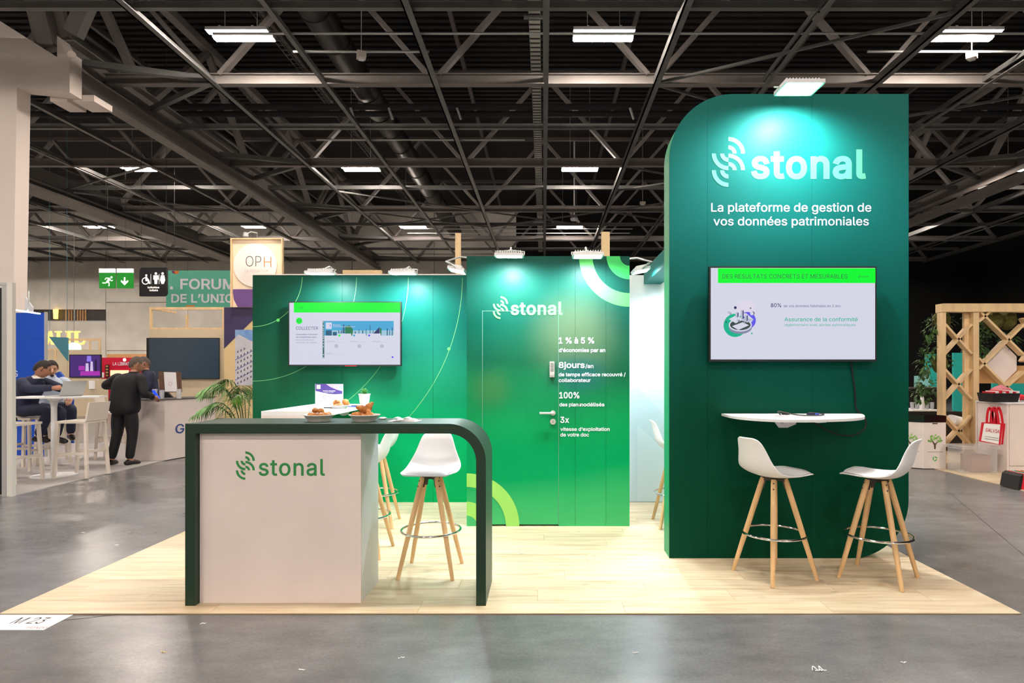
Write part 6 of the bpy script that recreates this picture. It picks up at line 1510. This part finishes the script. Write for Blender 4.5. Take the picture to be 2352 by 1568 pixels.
# baskets on the cabinet
kb = thing('black_basket', 'black open basket holding leaflets on the white cabinet', 'basket', (6.95, 8.9, 1.02))
ba, bb = X_(2258, 8.9), X_(2329, 8.9)
def frustum(x0, x1, y0, y1, z0, z1, g_): 
    mb = MB(); a = mb.v((x0+g_, y0+g_, z0), (x1-g_, y0+g_, z0), (x1-g_, y1-g_, z0), (x0+g_, y1-g_, z0)); b = mb.v((x0, y0, z1), (x1, y0, z1), (x1, y1, z1), (x0, y1, z1))
    mb.face(a[::-1])
    for i in range(4): mb.face([a[i], a[(i+1) % 4], b[(i+1) % 4], b[i]])
    return mb
frustum(ba+.05, bb, 8.78, 9.1, 1.021, 1.15, .02).build('tray', MATS['black'], kb)
for i in range(8): MB().box(ba+.1+i*.05, ba+.12+i*.05, 8.82, 9.06, 1.03, 1.17+.01*(i % 3)).build('leaflet', MATS['paper'] if i % 2 else MATS['red'], kb)
for i, (px, m_, lab) in enumerate(((2338, 'red', 'red folded cloth at the right end of the white cabinet'), (2300, 'pink_ink', 'pink striped cloth behind the black basket'))):
    x = X_(px, 8.95+i*.25); solo(MB().blob((x, 8.95+i*.25, 1.085+i*.07), .17, .1, .05+.05*i, .12, 2).build('folded_cloth', MATS[m_], smooth=True), lab, 'cloth')
# things behind: teal panels, dark counters, bottles, chairs
for i, (a, b, c, d, Y, m_, lab) in enumerate(((2127, 2156, 813, 900, 15, 'teal_panel', 'teal stand panel left of the timber lattice'), (2190, 2211, 810, 895, 15.5, 'teal_panel', 'teal stand panel seen through the left bay of the lattice'), (2280, 2352, 880, 920, 16, 'teal_panel', 'low teal panel behind the white cabinet'), (2103, 2136, 863, 892, 14, 'pale_cyan', 'pale turquoise chair back behind the cardboard bin'))):
    solo(MB().box(X_(a, Y), X_(b, Y), Y, Y+.06, 0, Z_(c, Y)).build('teal_panel' if i < 3 else 'chair_back', MATS[m_] if m_ in MATS else mat(m_, (130, 196, 196), .5), bevel=.004), lab, 'panel' if i < 3 else 'chair')
dc = thing('dark_bar_counter', 'dark bar counter with white shelf edges behind the cardboard bin', 'counter', (6.6, 11.2, .0))
MB().box(X_(2086, 11.2), X_(2210, 11.2), 11.2, 11.8, 0, Z_(945, 11.2)).build('body', MATS['black'], dc)
MB().box(X_(2086, 11.2), X_(2160, 11.2), 11.1, 11.8, Z_(943.5, 11.2), Z_(940.5, 11.2)).build('shelf_edge', MATS['white_paint'], dc)
MB().box(X_(2086, 11.7), X_(2160, 11.7), 11.6, 11.9, Z_(893, 11.7), Z_(889, 11.7)).build('upper_shelf', MATS['steel_dark'], dc)
MB().box(X_(2086, 11.85), X_(2160, 11.85), 11.85, 11.9, Z_(940, 11.85), Z_(893, 11.85)).build('back_panel', MATS['black'], dc)
zs = Z_(940.5, 11.2)
solo(MB().lathe((X_(2118, 11.3), 11.3, zs), [(0, 0), (.045, 0), (.045, .12), (.03, .2), (.02, .26), (0, .265)], 18).build('white_bottle', MATS['white_plastic'], smooth=True), 'white dispenser bottle standing on the dark bar counter', 'bottle')
for i, px in enumerate((2095, 2106, 2130, 2141)):
    solo(MB().lathe((X_(px, 11.35), 11.35, zs), [(0, 0), (.03, 0), (.035, .13), (.032, .13), (.026, .005), (0, .005)], 14).build('glass_tumbler', MATS['clear_plastic'], smooth=True), ('leftmost', 'second from left', 'third from left', 'rightmost')[i]+' clear tumbler on the dark bar counter', 'glass', 'tumblers on the dark bar counter')
# sitting bag at right edge
bgc = thing('striped_bag', 'dark striped bag lying at the right edge of the picture', 'bag', (X_(2352, 7.6), 7.6, 0))
for i in range(6):
    MB().prism([(X_(2338, 7.5)+i*.04, 7.5, .01), (X_(2338, 7.5)+i*.04+.036, 7.5, .0), (X_(2338, 7.5)+i*.04+.07, 7.5, .2), (X_(2338, 7.5)+i*.04+.03, 7.5, .17)], (0, .3, 0)).build('stripe', MATS[('black', 'red', 'teal_panel', 'black', 'orange_ink', 'black')[i]], bgc)
